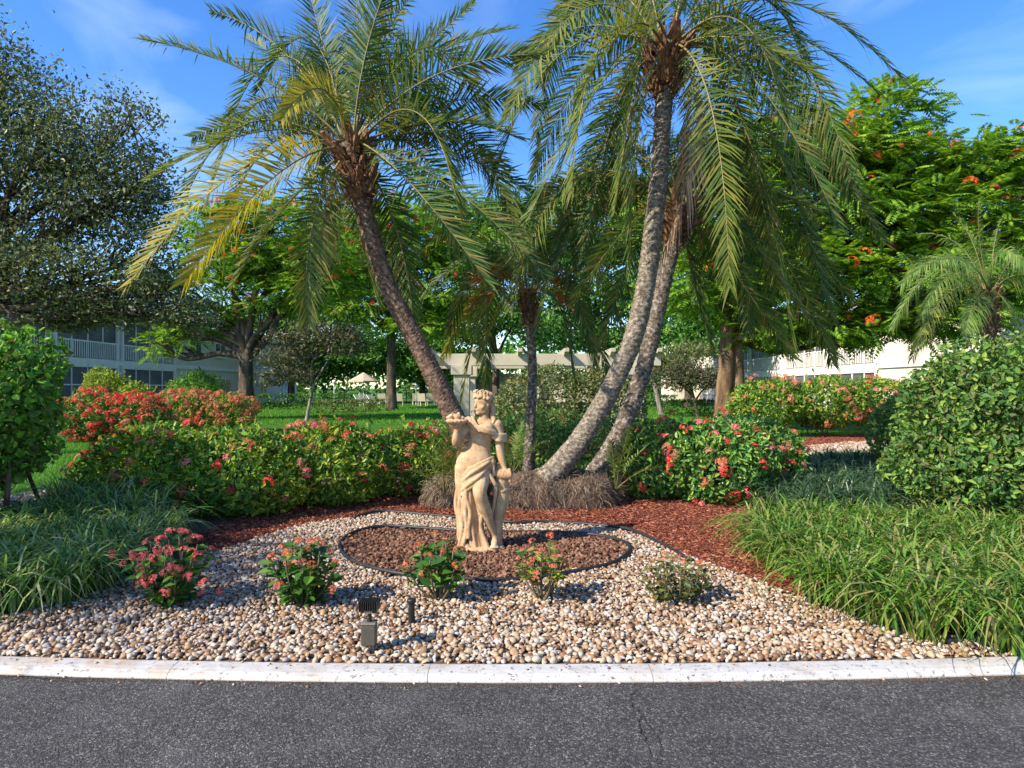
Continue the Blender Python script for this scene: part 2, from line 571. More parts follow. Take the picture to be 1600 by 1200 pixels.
def kerb_paint():
    m, nt, b, out = mat_new('kerb_paint')
    f = noise(nt, 6.5, 8, .72)
    c = ramp(nt, f, [(.30, (.30,.27,.23)), (.46, (.44,.425,.395)), (.8, (.50,.49,.465))])
    spots = ramp(nt, noise(nt, 34, 6, .75), [(.56, (0,0,0)), (.64, (1,1,1))])
    c = mixc(nt, spots, c, (.12,.09,.065))
    band = ramp(nt, noise(nt, 2.3, 5, .6), [(.5, (0,0,0)), (.68, (.7,.7,.7))])
    c = mixc(nt, band, c, (.36,.31,.24))
    t = nt.nodes.new('ShaderNodeTexCoord'); sx = nt.nodes.new('ShaderNodeSeparateXYZ')
    nt.links.new(t.outputs['Object'], sx.inputs[0])
    rust = nt.nodes.new('ShaderNodeMapRange'); rust.inputs[1].default_value = -1.2; rust.inputs[2].default_value = -2.6
    nt.links.new(sx.outputs[0], rust.inputs[0])
    rn = ramp(nt, noise(nt, 5, 8, .7), [(.47, (0,0,0)), (.60, (1,1,1))])
    mm = nt.nodes.new('ShaderNodeMath'); mm.operation = 'MULTIPLY'
    nt.links.new(rust.outputs[0], mm.inputs[0]); nt.links.new(rn, mm.inputs[1])
    c = mixc(nt, mm.outputs[0], c, (.42,.29,.17))
    nt.links.new(c, b.inputs['Base Color'])
    b.inputs['Roughness'].default_value = .6
    bump(nt, b, noise(nt, 40, 5, .7), .25, .004)
    return m


def lawn_ground():
    m, nt, b, out = mat_new('lawn_ground')
    c = ramp(nt, noise(nt, 2.2, 6, .7), [(.3, (.035,.10,.012)), (.5, (.06,.165,.016)), (.72, (.10,.23,.025))])
    c = mixc(nt, ramp(nt, noise(nt, 60, 3, .7), [(.4, (0,0,0)), (.7, (.6,.6,.6))]), c, (.035,.075,.012))
    nt.links.new(c, b.inputs['Base Color'])
    b.inputs['Roughness'].default_value = .9; b.inputs['Specular IOR Level'].default_value = .1
    bump(nt, b, noise(nt, 45, 4, .7), .9, .05)
    return m


M['asphalt'] = asphalt(); M['kerb'] = kerb_paint(); M['lawn'] = lawn_ground()
M['soil'] = plain('soil', (.10,.06,.035), .95, var=.4, scale=9, bmp=.6)
M['gravel_bed'] = plain('gravel_bed', (.22,.16,.10), .95, var=.4, scale=22, bmp=.6)
M['mulch_bed'] = plain('mulch_bed', (.20,.05,.022), .95, var=.45, scale=24, bmp=.8)
M['crack'] = plain('crack', (.012,.012,.012), .95, var=.3, scale=30)
M['pebble'] = island_mat('pebble', [(.02, (.10,.06,.035)), (.16, (.25,.13,.06)), (.34, (.34,.22,.12)), (.54, (.40,.30,.195)), (.74, (.44,.36,.265)), (.90, (.50,.45,.38)), (1, (.26,.24,.22))], .6, 40, .2, .35)
M['lava'] = island_mat('lava', [(.05, (.055,.026,.018)), (.35, (.14,.068,.042)), (.65, (.21,.105,.062)), (1, (.29,.175,.11))], .95, 60, .5, .15)
M['mulch'] = island_mat('mulch', [(.05, (.09,.026,.016)), (.4, (.22,.062,.034)), (.75, (.32,.10,.055)), (1, (.40,.20,.12))], .85, None, 0, .2)
M['edging'] = plain('edging', (.018,.018,.018), .55, var=.4, scale=30, spec=.45)

kx = np.concatenate([[-500], np.linspace(-14, 14, 57), [500]])
ky = kerb_y(np.clip(kx, -14, 14))
road_poly = [(x, y + .05) for x, y in zip(kx, ky)] + [(500, -60), (-500, -60)]
road = mk('road', *poly_sheet(road_poly, 0.0), M['asphalt'], kind='structure')
gr_poly = [(x, y + .10) for x, y in zip(kx, ky)] + [(900, 900), (-900, 900)]
ground = mk('ground', *poly_sheet(gr_poly, 0.012), M['lawn'], kind='structure')




def crack(pts, w):
    P = np.array([gp(*p) for p in pts])
    P = catmull(P, len(pts)*7)
    r = np.random.default_rng(len(pts))
    P[:, :2] += r.normal(0, .006, (len(P), 2))
    T, S, B = frames(P)
    S = nrm(np.cross(T, UP))
    ww = (w*r.uniform(.3, 1.2, len(P))*np.sin(np.linspace(.25, 2.9, len(P))))[:, None]
    V = np.empty((len(P), 2, 3)); V[:, 0] = P - S*ww; V[:, 1] = P + S*ww
    V[..., 2] = .004
    i = np.arange(len(P)-1)*2
    mk('crack', V.reshape(-1, 3), [np.stack([i, i+1, i+3, i+2], -1)], M['crack'], road)


crack([(1003, 1072), (985, 1092), (999, 1118), (1000, 1140), (1012, 1160), (1022, 1190)], .0032)
crack([(560, 1076), (538, 1100), (520, 1110), (505, 1128)], .0024)
crack([(1003, 1118), (1030, 1160), (1032, 1198)], .0018)
crack([(-20, 1058), (60, 1060), (110, 1066), (190, 1063)], .003)

kerb = link('kerb', None, None, (0, 3.4, 0)); ORG['kerb'] = np.array([0, 3.4, 0.]); tag(kerb, kind='structure')
PROF = np.array([(0, -.06), (.006, .006), (.020, .022), (.042, .032), (.075, .037), (.14, .040), (.158, .034), (.165, .02), (.165, -.06)])
joints = [-13.5, -11.2, -8.9, -6.6, -4.55, -3.2, -1.78, -.432, .72, 2.05, 3.42, 4.8, 6.9, 9.2, 11.5, 13.5]
for a, b_ in zip(joints[:-1], joints[1:]):
    xs = np.linspace(a + .0016, b_ - .0016, max(8, int((b_-a)/.05)))
    r = np.random.default_rng(int((a+20)*100))
    wob = np.cumsum(r.normal(0, .0006, len(xs)))
    wob -= np.linspace(wob[0], wob[-1], len(xs))
    V = np.array([[(x, kerb_y(x) + p[0] + (wob[k] if 0 < j < 8 else 0), p[1] + (r.normal(0, .0008) if 0 < j < 8 else 0)) for j, p in enumerate(PROF)] for k, x in enumerate(xs)])
    n, k = V.shape[:2]
    i = np.arange(n-1)[:, None]*k; j = np.arange(k-1)[None]
    F = np.stack([i+j, i+k+j, i+k+j+1, i+j+1], -1).reshape(-1, 4)
    caps = np.array([list(range(k))[::-1], list(range((n-1)*k, n*k))])
    mk('kerb_stone', V.reshape(-1, 3), [F[:, ::-1], caps[:, ::-1]], M['kerb'], kerb, smooth=False)

ZB = .036
bed_poly = [(x, kerb_y(x) + .163) for x in np.linspace(-5.6, 6.5, 40)] + [(7.5, 6), (7.2, 9.5), (5.5, 11.2), (3, 12.6), (-2, 12.6), (-4.6, 10.4), (-5.6, 8.4), (-5.9, 6)]
mk('garden_soil', *poly_sheet(bed_poly, .03), M['soil'], kind='structure')

bound = [(1640, 1000), (1450, 990), (1330, 960), (1240, 930), (1180, 905), (1120, 885), (1060, 862), (1000, 835), (950, 824), (860, 817), (800, 816), (720, 809), (640, 802), (590, 800), (555, 808), (480, 818), (400, 842), (335, 864), (250, 885), (120, 930), (0, 965), (-160, 985)]
GR_POLY = np.array([(x, kerb_y(x) + .168) for x in np.linspace(-3.9, 2.95, 24)] + [tuple(gp(*p, ZB)[:2]) for p in bound])
bound_m = [(330, 866), (400, 842), (480, 818), (555, 808), (590, 800), (640, 802), (720, 809), (800, 816), (860, 817), (950, 824), (1000, 835), (1060, 862), (1120, 885), (1180, 905), (1230, 940), (1330, 930), (1330, 860), (1230, 800), (1120, 768), (640, 764), (520, 778), (430, 792), (330, 825), (280, 850)]
MU_POLY = np.array([tuple(gp(*p, ZB)[:2]) for p in bound_m])
LAVA_PX = [(720, 830), (660, 826), (600, 823), (552, 832), (531, 850), (545, 872), (590, 890), (650, 901), (740, 906), (810, 904), (890, 893), (955, 880), (983, 862), (975, 848), (930, 836), (860, 831), (790, 831)]
LAVA_POLY = np.array([tuple(gp(*p, ZB)[:2]) for p in LAVA_PX])
mk('gravel_base', *poly_sheet(GR_POLY, ZB - .008), M['gravel_bed'], kind='structure')
mk('mulch_base', *poly_sheet(MU_POLY, ZB - .004), M['mulch_bed'], kind='structure')


def hex_points(poly, sp, rng, jit=.32):
    lo, hi = poly.min(0), poly.max(0)
    xs = np.arange(lo[0], hi[0], sp); ys = np.arange(lo[1], hi[1], sp*.87)
    X, Y = np.meshgrid(xs, ys); X[1::2] += sp/2
    X = X.ravel() + rng.normal(0, sp*jit, X.size); Y = Y.ravel() + rng.normal(0, sp*jit, Y.size)
    k = in_poly(X, Y, poly)
    return X[k], Y[k]


def stones(X, Y, z, size, sub, rng, rough=.12, flat=(.5, .8), tilt=.35, nvar=10):
    """many small stones as one mesh: size (n,)"""
    V0, F0 = ico(sub)
    low = (V0[F0][:, :, 2] < (-.3 if sub == 2 else -.4)).all(1)
    F0 = F0[~low]
    var = []
    for k in range(nvar):
        d = 1 + lump(V0, 1.6, rough, 50+k) + rng.normal(0, rough*.25, len(V0))
        var.append(V0*d[:, None])
    var = np.array(var)
    n = len(X)
    S = np.stack([rng.uniform(.85, 1.35, n), rng.uniform(.7, 1.0, n), rng.uniform(*flat, n)], -1)*size[:, None]
    a = rng.uniform(0, 6.28, n); tx = rng.normal(0, tilt, n); ty = rng.normal(0, tilt, n)
    P = var[rng.integers(0, nvar, n)]*S[:, None, :]
    def rotm(P, i, j, ang):
        c, s = np.cos(ang)[:, None], np.sin(ang)[:, None]
        u, v = P[..., i].copy(), P[..., j].copy()
        P[..., i] = u*c - v*s; P[..., j] = u*s + v*c
    rotm(P, 1, 2, tx); rotm(P, 0, 2, ty); rotm(P, 0, 1, a)
    P[..., 0] += X[:, None]; P[..., 1] += Y[:, None]
    P[..., 2] += z[:, None] if np.ndim(z) else z
    return P.reshape(-1, 3), prims(len(V0), F0, n)


rg = np.random.default_rng(3)
X, Y = hex_points(GR_POLY, .0285, rg)
k = ~in_poly(X, Y, LAVA_POLY*[.995, 1.0])
X, Y = X[k], Y[k]
mb = MB()
nr = Y < 4.1
for sel, sub in ((nr, 2), (~nr, 1)):
    n = sel.sum()
    sz = np.clip(rg.lognormal(math.log(.0148), .26, n), .008, .025)
    V, F = stones(X[sel], Y[sel], ZB + rg.uniform(-.004, .012, n), sz, sub, rg, .2, (.45, .85), .45)
    mb.add(V, [F])
n = 70
X = rg.uniform(-2.9, 2.7, n); Y = kerb_y(X) + rg.choice([-1, 1], n, p=[.45, .55])*rg.uniform(.02, .11, n) + .04
zz = np.where(Y < kerb_y(X), .006, np.interp(Y - kerb_y(X), [0, .02, .05, .14], [.006, .024, .036, .044]))
V, F = stones(X, Y, zz, rg.uniform(.004, .010, n), 1, rg)
mb.add(V, [F])
mb.build('gravel', M['pebble'], smooth=True, label='cream and tan river pebbles covering the front of the bed behind the kerb', cat='gravel', kind='stuff')

n = 2600
X = rg.uniform(-3.2, 3.2, n); Y = kerb_y(X) - np.abs(rg.normal(0, .016, n)) - .001
V, F = stones(X, Y, .001, rg.uniform(.0015, .0045, n), 1, rg)
mk('gutter_grit', V, [F], M['soil'], kind='stuff', label='dark grit gathered along the foot of the white kerb', cat='grit')

X, Y = hex_points(LAVA_POLY, .029, rg)
n = len(X)
V, F = stones(X, Y, ZB + rg.uniform(-.004, .016, n), rg.uniform(.010, .023, n), 1, rg, .42, (.5, .95), .6, 24)
MB().add(V, [F]).build('lava_rock', M['lava'], label='reddish brown lava rock filling the oval ring around the statue', cat='rock', kind='stuff')

# red bark mulch
def chips(poly, dens, rng, z=ZB, smin=.025, smax=.075):
    lo, hi = poly.min(0), poly.max(0)
    n = int((hi-lo).prod()*dens)
    X = rng.uniform(lo[0], hi[0], n); Y = rng.uniform(lo[1], hi[1], n)
    k = in_poly(X, Y, poly); X, Y = X[k], Y[k]; n = len(X)
    P = np.stack([X, Y, z + rng.uniform(0, .022, n)], -1)
    a = rng.uniform(0, 6.28, n)
    D = nrm(np.stack([np.cos(a), np.sin(a), rng.normal(0, .28, n)], -1))
    U = nrm(UP + rng.normal(0, .5, (n, 3)))
    L = rng.uniform(smin, smax, n)
    return leaf4(P - D*L[:, None]*.5, D, U, L, rng.uniform(.008, .018, n), .25, .05)


V, F = chips(MU_POLY, 2600, rg)
k = ~in_poly(V[::4, 0], V[::4, 1], GR_POLY)
F = F.reshape(-1, 2, 3)[k].reshape(-1, 3)
mk('mulch', V, [F], M['mulch'], kind='stuff', label='rust red bark mulch between the pebbles and the flowering hedges', cat='mulch')

# black plastic edging: closed oval ring and the outer wavy line
def edging(pts, label, closed, r0=.017):
    P = np.array([gp(p[0], p[1], ZB + .02) for p in pts])
    if closed:
        Q = catmull(np.vstack([P[-2:], P, P[:3]]), (len(P)+5)*14 - 13)
        Q = Q[14*2:14*(len(P)+2)+1]
    else:
        Q = catmull(P, len(P)*14)
    r = np.random.default_rng(5)
    Q[:, 2] += .006*np.sin(np.linspace(0, 19, len(Q))) + .004
    if closed: Q[-1] = Q[0]
    rad = r0*(1 + .06*np.sin(np.arange(len(Q))*2.1))
    V, F = tube_np(Q, rad, 8, not closed)
    mk('garden_edging', V, F, M['edging'], org=P[0], smooth=True, label=label, cat='edging', group='black garden edging')


edging(LAVA_PX, 'black plastic edging ring enclosing the lava rock oval', True)
edging([(553, 809), (590, 800), (640, 801), (720, 809), (800, 817), (860, 815), (950, 822), (1000, 834), (1050, 858), (1082, 876)], 'black plastic edging in a wavy line between pebbles and red mulch behind the statue', False)

# back right: gravel strip and mulch strip; left: gravel strip
def strip(pxs, z=.016):
    return np.array([tuple(gp(*p, z)[:2]) for p in pxs])


gp2 = strip([(1235, 712), (1260, 698), (1330, 691), (1420, 689), (1520, 700), (1520, 716), (1440, 708), (1330, 707)])
mk('gravel_path', *poly_sheet(gp2, .02), M['gravel_bed'], kind='structure')
X, Y = hex_points(gp2, .085, rg)
V, F = stones(X, Y, .03, rg.uniform(.035, .055, len(X)), 1, rg)
mk('path_gravel', V, [F], M['pebble'], smooth=True, kind='stuff', label='pale pebbles on the narrow strip in front of the back right hedge', cat='gravel')
mp2 = strip([(1225, 708), (1262, 685), (1330, 680), (1430, 677), (1450, 688), (1330, 691), (1260, 698)])
mk('mulch_strip', *poly_sheet(mp2, .024), M['mulch_bed'], kind='structure')
V, F = chips(mp2, 700, rg, .026, .06, .14)
mk('strip_mulch', V, [F], M['mulch'], kind='stuff', label='red mulch under the back right flowering hedge', cat='mulch')
gp3 = strip([(-40, 800), (10, 778), (60, 768), (130, 776), (150, 800)])
mk('gravel_strip', *poly_sheet(gp3, .02), M['gravel_bed'], kind='structure')
X, Y = hex_points(gp3, .05, rg)
V, F = stones(X, Y, .03, rg.uniform(.02, .035, len(X)), 1, rg)
mk('strip_gravel', V, [F], M['pebble'], smooth=True, kind='stuff', label='pale pebbles on the strip beside the left lawn', cat='gravel')

# lawn grass that can be told blade from blade
def turf(poly, n, hmin, hmax, w, label, name='lawn_grass'):
    poly = np.asarray(poly, float)
    lo, hi = poly.min(0), poly.max(0)
    X = rg.uniform(lo[0], hi[0], n); Y = rg.uniform(lo[1], hi[1], n)
    k = in_poly(X, Y, poly)
    for q in (gp2, mp2, gp3): k &= ~in_poly(X, Y, q)
    X, Y = X[k], Y[k]; n = len(X)
    P = np.stack([X, Y, np.full(n, .008)], -1)
    D = nrm(np.stack([rg.normal(0, .45, n), rg.normal(0, .45, n), np.ones(n)], -1))
    a = rg.uniform(0, 6.28, n)
    S = np.stack([np.cos(a), np.sin(a), np.zeros(n)], -1)*w
    V = np.empty((n, 3, 3)); V[:, 0] = P - S; V[:, 1] = P + S; V[:, 2] = P + D*rg.uniform(hmin, hmax, n)[:, None]
    mk(name, V.reshape(-1, 3), [prims(3, [[0, 1, 2]], n)], M['lawn_blade'], kind='stuff', label=label, cat='grass')


turf([(-13, 8.8), (-5.4, 8.8), (-5.6, 19), (-17, 19)], 60000, .05, .11, .006, 'sunlit mown lawn left of the flowering hedge')
turf([(5.2, 11.2), (10.5, 11.2), (14, 23), (5.5, 23)], 50000, .05, .11, .007, 'mown lawn patch in front of the right pebble strip')
turf([(-12.5, 27), (-2.5, 27), (-4, 70), (-27, 70)], 60000, .06, .14, .018, 'mown lawn stretching towards the pool fence')
turf([(5, 30), (9.5, 26), (14, 60), (9, 60)], 20000, .06, .14, .016, 'mown lawn strip right of the pergola')
M['fibre'] = island_mat('fibre', [(.1, (.05,.025,.015)), (.5, (.15,.08,.04)), (.9, (.34,.22,.12))], .85)
# ------------------------------------------------------------------ vegetation builders
def flower_head(mat, n=15, r=1.0, seed=0, petals=4, plen=.42):
    """dome of small four-petalled florets, unit radius, axis +Z"""
    rr = np.random.default_rng(seed)
    d = nrm(rr.normal(size=(n, 3)) + [0, 0, .9]); d[:, 2] = np.abs(d[:, 2])*.9
    d = nrm(d)
    P, D, U, L = [], [], [], []
    for k in range(n):
        c = d[k]*r*np.array([1, 1, .7])
        s = nrm(np.cross(d[k], rr.normal(size=3))); t = np.cross(d[k], s)
        for q in range(petals):
            a = q*2*math.pi/petals
            P.append(c); D.append(s*math.cos(a) + t*math.sin(a) + d[k]*.25); U.append(d[k]); L.append(plen*rr.uniform(.8, 1.15))
    V, F = leaf4(np.array(P), np.array(D), np.array(U), np.array(L), np.array(L)*.62, .12, .05)
    return mesh_data('flower_cluster', V, [F], mat)


FH = {k: [flower_head(M['flower_'+k], seed=i) for i in range(4)] for k in ('red', 'coral', 'faded', 'pink', 'orange', 'rose')}


def bush_points(ells, n, rng, lumpy=.10, shell=.16, seed=1, zmin=.06):
    """points near the skin of a union of ellipsoids; returns points and outward directions"""
    ells = [(np.asarray(c, float), np.asarray(r, float)) for c, r in ells]
    area = np.array([(r[0]*r[1] + r[1]*r[2] + r[0]*r[2]) for c, r in ells]); area /= area.sum()
    P, O = [], []
    for i, (c, r) in enumerate(ells):
        m = int(n*area[i]*1.5)
        d = sphere_dirs(m, rng)
        f = (1 - np.abs(rng.normal(0, shell, m)))*(1 + lump(d*r, 2.6, lumpy, seed+i) + lump(d*r, 7, lumpy*.6, seed+9+i))
        p = c + d*r*f[:, None]
        o = nrm(d/r)
        ok = p[:, 2] > zmin
        for j, (c2, r2) in enumerate(ells):
            if j != i:
                ok &= (((p-c2)/r2)**2).sum(1) > .55
        P.append(p[ok]); O.append(o[ok])
    return np.concatenate(P), np.concatenate(O)


def leafy(P, O, L, W, rng, up=.5, six=True, wild=.8):
    n = len(P)
    U = nrm(O + UP*up + rng.normal(0, wild, (n, 3)))
    D = nrm(rng.normal(size=(n, 3)) + O*.7 + UP*.15)
    Ls = L*rng.uniform(.4, 1.3, n)
    return (leaf6 if six else leaf4)(P - D*Ls[:, None]*.4, D, U, Ls, Ls*W/L)


def twigs(root, tips, r0, rng, n=4, wander=.12):
    mb = MB()
    root = np.asarray(root, float)
    for t in tips:
        t = np.asarray(t, float)
        s = root + np.append(rng.normal(0, r0*3, 2), 0)
        u = np.linspace(0, 1, n)[:, None]
        q = s + (t-s)*u
        q[:, 2] += np.sin(u[:, 0]*3.14)*.12*np.linalg.norm(t-s)
        q[1:-1] += rng.normal(0, wander*np.linalg.norm(t-s)*.35, (n-2, 3))
        mb.tube(q, np.linspace(r0, r0*.3, n), 5, False)
    return mb


def shrub(name, label, cat, ells, n_leaf, L, W, mat, rng_seed, flowers=None, group=None, stems=None, lumpy=.10, shell=.17, six=True, up=.5, fsize=.055):
    rng = np.random.default_rng(rng_seed)
    cs = np.array([c for c, r in ells], float)
    org = np.array([cs[:, 0].mean(), cs[:, 1].mean(), .0])
    t = thing(name, label, cat, org, group)
    P, O = bush_points(ells, n_leaf, rng, lumpy, shell, rng_seed)
    V, F = leafy(P, O, L, W, rng, up, six)
    # loose sprigs standing out of the skin
    sel = rng.permutation(len(P))[:max(20, len(P)//110)]
    sd = nrm(O[sel] + UP*.5 + rng.normal(0, .4, (len(sel), 3)))
    ln = L*rng.uniform(1.2, 3.0, len(sel))
    q = np.linspace(.1, 1, 9)
    SP = (P[sel][:, None] + sd[:, None]*(ln[:, None]*q)[..., None]).reshape(-1, 3)
    SO = nrm(np.repeat(sd, 9, 0) + rng.normal(0, .9, (len(SP), 3)))
    V2, F2 = leafy(SP, SO, L*.85, W*.85, rng, .5, six)
    F = np.concatenate([F, F2 + len(V)]); V = np.concatenate([V, V2])
    mk('foliage', V, [F], mat, t, kind='stuff')
    ns = stems or max(1, len(ells))
    mb = MB()
    for c, r in ells:
        c = np.asarray(c, float); r = np.asarray(r, float)
        for q in range(2 if len(ells) > 3 else 3):
            root = np.array([c[0]+rng.normal(0, r[0]*.3), c[1]+rng.normal(0, r[1]*.25), .0])
            tips = c + sphere_dirs(9, rng)*r*1.02
            tips[:, 2] = np.maximum(tips[:, 2], .25*c[2])
            V2, F2 = twigs(root, tips, .011, rng).data()
            mb.add(V2, F2)
    mb.build('branch', M['twig'], t)
    if flowers:
        for kind, cnt in flowers:
            k = rng.permutation(len(P))
            front = (O[k] @ nrm(np.array([0, -.75, .55]))) > -.05
            k = k[front][:cnt]
            for i in k:
                d = nrm(O[i] + UP*.6 + rng.normal(0, .25, 3))
                piece('flower_cluster', FH[kind][rng.integers(4)], t, P[i] + O[i]*L*.5 + d*L*.5, rot_z_to(d, rng.uniform(0, 6)), fsize*rng.uniform(.65, 1.25))
    return t, P, O


# ---------------- palms
def frond_curve(p0, pm, pt, n=40):
    c = 2*pm - .5*(p0+pt)
    u = np.linspace(0, 1, n)[:, None]
    return (1-u)**2*p0 + 2*u*(1-u)*c + u**2*pt


def frond(parent, p0, pm, pt, mat, rng, pairs=80, leaf=.42, width=.026, rr=.02, bare=.14, vee=.45, sag=.35, roll=0.0, petiole=True):
    C = frond_curve(p0, pm, pt, 48)
    seg = np.linalg.norm(np.diff(C, axis=0), axis=1); s = np.append(0, np.cumsum(seg)); tot = s[-1]
    T = nrm(np.gradient(C, axis=0))
    u = np.linspace(bare, .995, pairs)
    u = np.clip(u + rng.normal(0, .003, pairs), 0, 1)
    P = np.stack([np.interp(u*tot, s, C[:, i]) for i in range(3)], -1)
    Tt = nrm(np.stack([np.interp(u*tot, s, T[:, i]) for i in range(3)], -1))
    side = np.cross(Tt, UP)
    w = np.linalg.norm(side, axis=1)
    ref = nrm(np.cross(T[len(T)//3], UP))
    side = np.where(w[:, None] > .25, nrm(side), ref)
    sgn = np.sign((side*ref).sum(1)); sgn[sgn == 0] = 1
    side = side*sgn[:, None]
    side = nrm(side - Tt*(side*Tt).sum(1)[:, None])
    nor = np.cross(side, Tt)
    if roll:
        a = roll
        side, nor = side*math.cos(a) + nor*math.sin(a), nor*math.cos(a) - side*math.sin(a)
    prof = np.interp(u, [bare, bare+.1, .35, .6, .85, 1.0], [.45, .8, 1.0, .95, .66, .42])
    fwd = np.interp(u, [bare, .5, 1.0], [.45, .75, 1.9])
    VV, FF, off = [], [], 0
    for sg in (-1, 1):
        n = pairs
        v = vee + rng.normal(0, .22, n)
        D = nrm(side*sg + nor*v[:, None] + Tt*(fwd + rng.normal(0, .17, n))[:, None])
        L = leaf*prof*np.where(rng.random(n) < .06, rng.uniform(.3, .6, n), rng.uniform(.8, 1.14, n))
        Wd = width*rng.uniform(.8, 1.15, n)
        b = nrm(np.cross(D, nor*1.0 - side*sg*.5))
        q = np.empty((n, 5, 3))
        g = (np.where(rng.random(n) < .07, .8, sag*rng.uniform(.4, 1.6, n))*L)[:, None]*UP
        q[:, 0] = P - b*Wd[:, None]*.35; q[:, 1] = P + b*Wd[:, None]*.35
        m = P + D*(L*.5)[:, None] - g*.25
        q[:, 2] = m + b*Wd[:, None]*.5; q[:, 3] = m - b*Wd[:, None]*.5
        q[:, 4] = P + D*L[:, None] - g
        VV.append(q.reshape(-1, 3))
        FF.append((prims(5, [[0, 1, 2, 3]], n) + off, prims(5, [[3, 2, 4]], n) + off))
        off += n*5
    o = mk('frond', np.concatenate(VV), [np.concatenate([f[0] for f in FF]), np.concatenate([f[1] for f in FF])], mat, parent)
    rad = np.interp(np.linspace(0, 1, 24), [0, .06, .2, 1], [rr*1.9, rr*1.1, rr*.8, rr*.18])
    V, F = tube_np(C[::2], rad, 6, True, .7)
    mk('leaf_stalk', V, F, M['rachis'], o, smooth=True)
    return o


def ringed_trunk(path, rad, n_side, ring, amp, rng, jitter=0.0):
    """trunk with leaf-scar rings: saw-tooth radius"""
    pts = catmull(path, 400)
    s = np.append(0, np.cumsum(np.linalg.norm(np.diff(pts, axis=0), axis=1)))
    m = int(s[-1]/ring*4)
    ss = np.linspace(0, s[-1], m)
    Q = np.stack([np.interp(ss, s, pts[:, i]) for i in range(3)], -1)
    r = np.interp(ss/s[-1], np.linspace(0, 1, len(rad)), rad)
    ph = ss/ring
    a = np.arange(n_side)/n_side
    phase = ph[:, None] + .25*np.sin(2*math.pi*(a[None]*1 + .3)) + .5*((np.arange(n_side) % 2)[None] if jitter else 0)
    saw = (phase % 1.0)
    cell = np.floor(phase).astype(int)
    h = np.sin(cell*12.9898 + (np.arange(n_side)//2)[None]*78.233)*43758.5453
    h = h - np.floor(h)
    RR = r[:, None]*(1 + amp*(saw-.5) + jitter*(h-.5)) + rng.normal(0, .0025, (m, n_side))
    T, S, B = frames(Q)
    ang = a*2*math.pi
    V = Q[:, None] + S[:, None]*(np.cos(ang)[None]*RR)[..., None] + B[:, None]*(np.sin(ang)[None]*RR)[..., None]
    i = np.arange(m-1)[:, None]*n_side; j = np.arange(n_side)[None]; j2 = (j+1) % n_side
    F = np.stack([i+j, i+j2, i+n_side+j2, i+n_side+j], -1).reshape(-1, 4)
    top = np.array([list(range((m-1)*n_side, m*n_side))])
    return V.reshape(-1, 3), [F, top]


def boots(parent, p_low, p_top, r_low, r_top, n, rng, size=.16, mat=None):
    """old leaf bases wrapped around the top of the trunk"""
    ax = nrm(p_top-p_low)
    s = nrm(np.cross(ax, [0.1, 1, 0])); t = np.cross(ax, s)
    vs_ = []
    for k in range(5):
        bm = bmesh.new()
        bmesh.ops.create_cube(bm, size=1)
        bmesh.ops.subdivide_edges(bm, edges=bm.edges[:], cuts=1, use_grid_fill=True)
        for v in bm.verts:
            u = v.co.z + .5
            w = 1 - .45*u
            v.co = Vector((v.co.x*w*.62, v.co.y*(.34 - .12*u) + .16*u*u, v.co.z + .5)) + Vector(rng.normal(0, .055, 3))
        b = MB(); b.from_bm(bm)
        vs_.append(mesh_data('leaf_base', *b.data(), mat or M['boot']))
    for i in range(n):
        u = (i+.5)/n
        a = i*2.39996 + rng.normal(0, .35)
        o = s*math.cos(a) + t*math.sin(a)
        r = r_low + (r_top-r_low)*u
        c = p_low + (p_top-p_low)*u + o*r*.82
        z = nrm(ax*1.0 + o*rng.uniform(.25, .75)); x = nrm(np.cross(o, z)); y = np.cross(z, x)
        rot = Matrix((x, y, z)).transposed()
        sc = size*rng.uniform(.75, 1.25)
        piece('leaf_base', vs_[rng.integers(5)], parent, c, rot, (sc*rng.uniform(.6, 1.15), sc*rng.uniform(.6, 1.1), sc*rng.uniform(.6, 1.7)))


def palm(name, label, Y, base, path, rad, crown, fronds, seed, bark, leaf=.40, width=.026, ring=.035, amp=.10, jit=0.0, pairs=62, group=None, extra_dead=None, boot=(26, .15, 1.35), mats=None, vee=.45, sag=.35, rr=.02, bare=.14):
    rng = np.random.default_rng(seed)
    pts = [np.asarray(p, float) for p in path]
    t = thing(name, label, 'palm tree', pts[0], group)
    V, F = ringed_trunk(pts, rad, 26, ring, amp, rng, jit)
    mk('trunk', V, F, bark, t, smooth=True)
    top = pts[-1]; low = pts[-2] + (pts[-1]-pts[-2])*.25
    if boot: boots(t, low, top, rad[-1]*.95, rad[-1]*boot[2], boot[0], rng, boot[1]); fibres(t, low, top, rad[-1]*1.1, rad[-1]*(boot[2]+.35), 420, rng)
    mats = mats or {'g': M['palm_leaf'], 'd': M['palm_dry'], 'y': M['palm_yellow'], 'x': M['palm_dead']}
    for f in fronds:
        mx, my, tx, ty, dm, dt = f[:6]
        kind = f[6] if len(f) > 6 else 'g'
        pm = at(mx, my, Y + dm); pt = at(tx, ty, Y + dt)
        o = nrm((pm - top)*[1, 1, .35])
        p0 = top + o*rad[-1]*.7 + UP*rng.uniform(-.10, .06)
        frond(t, p0, pm, pt, mats[kind], rng, pairs=pairs, leaf=leaf*(f[7] if len(f) > 7 else 1), width=width, vee=vee if kind != 'x' else -.3, sag=sag if kind != 'x' else 1.3, rr=rr, roll=rng.choice([-1, 1])*rng.uniform(.35, 1.05) if kind != 'x' else 0.0, bare=bare)
    return t


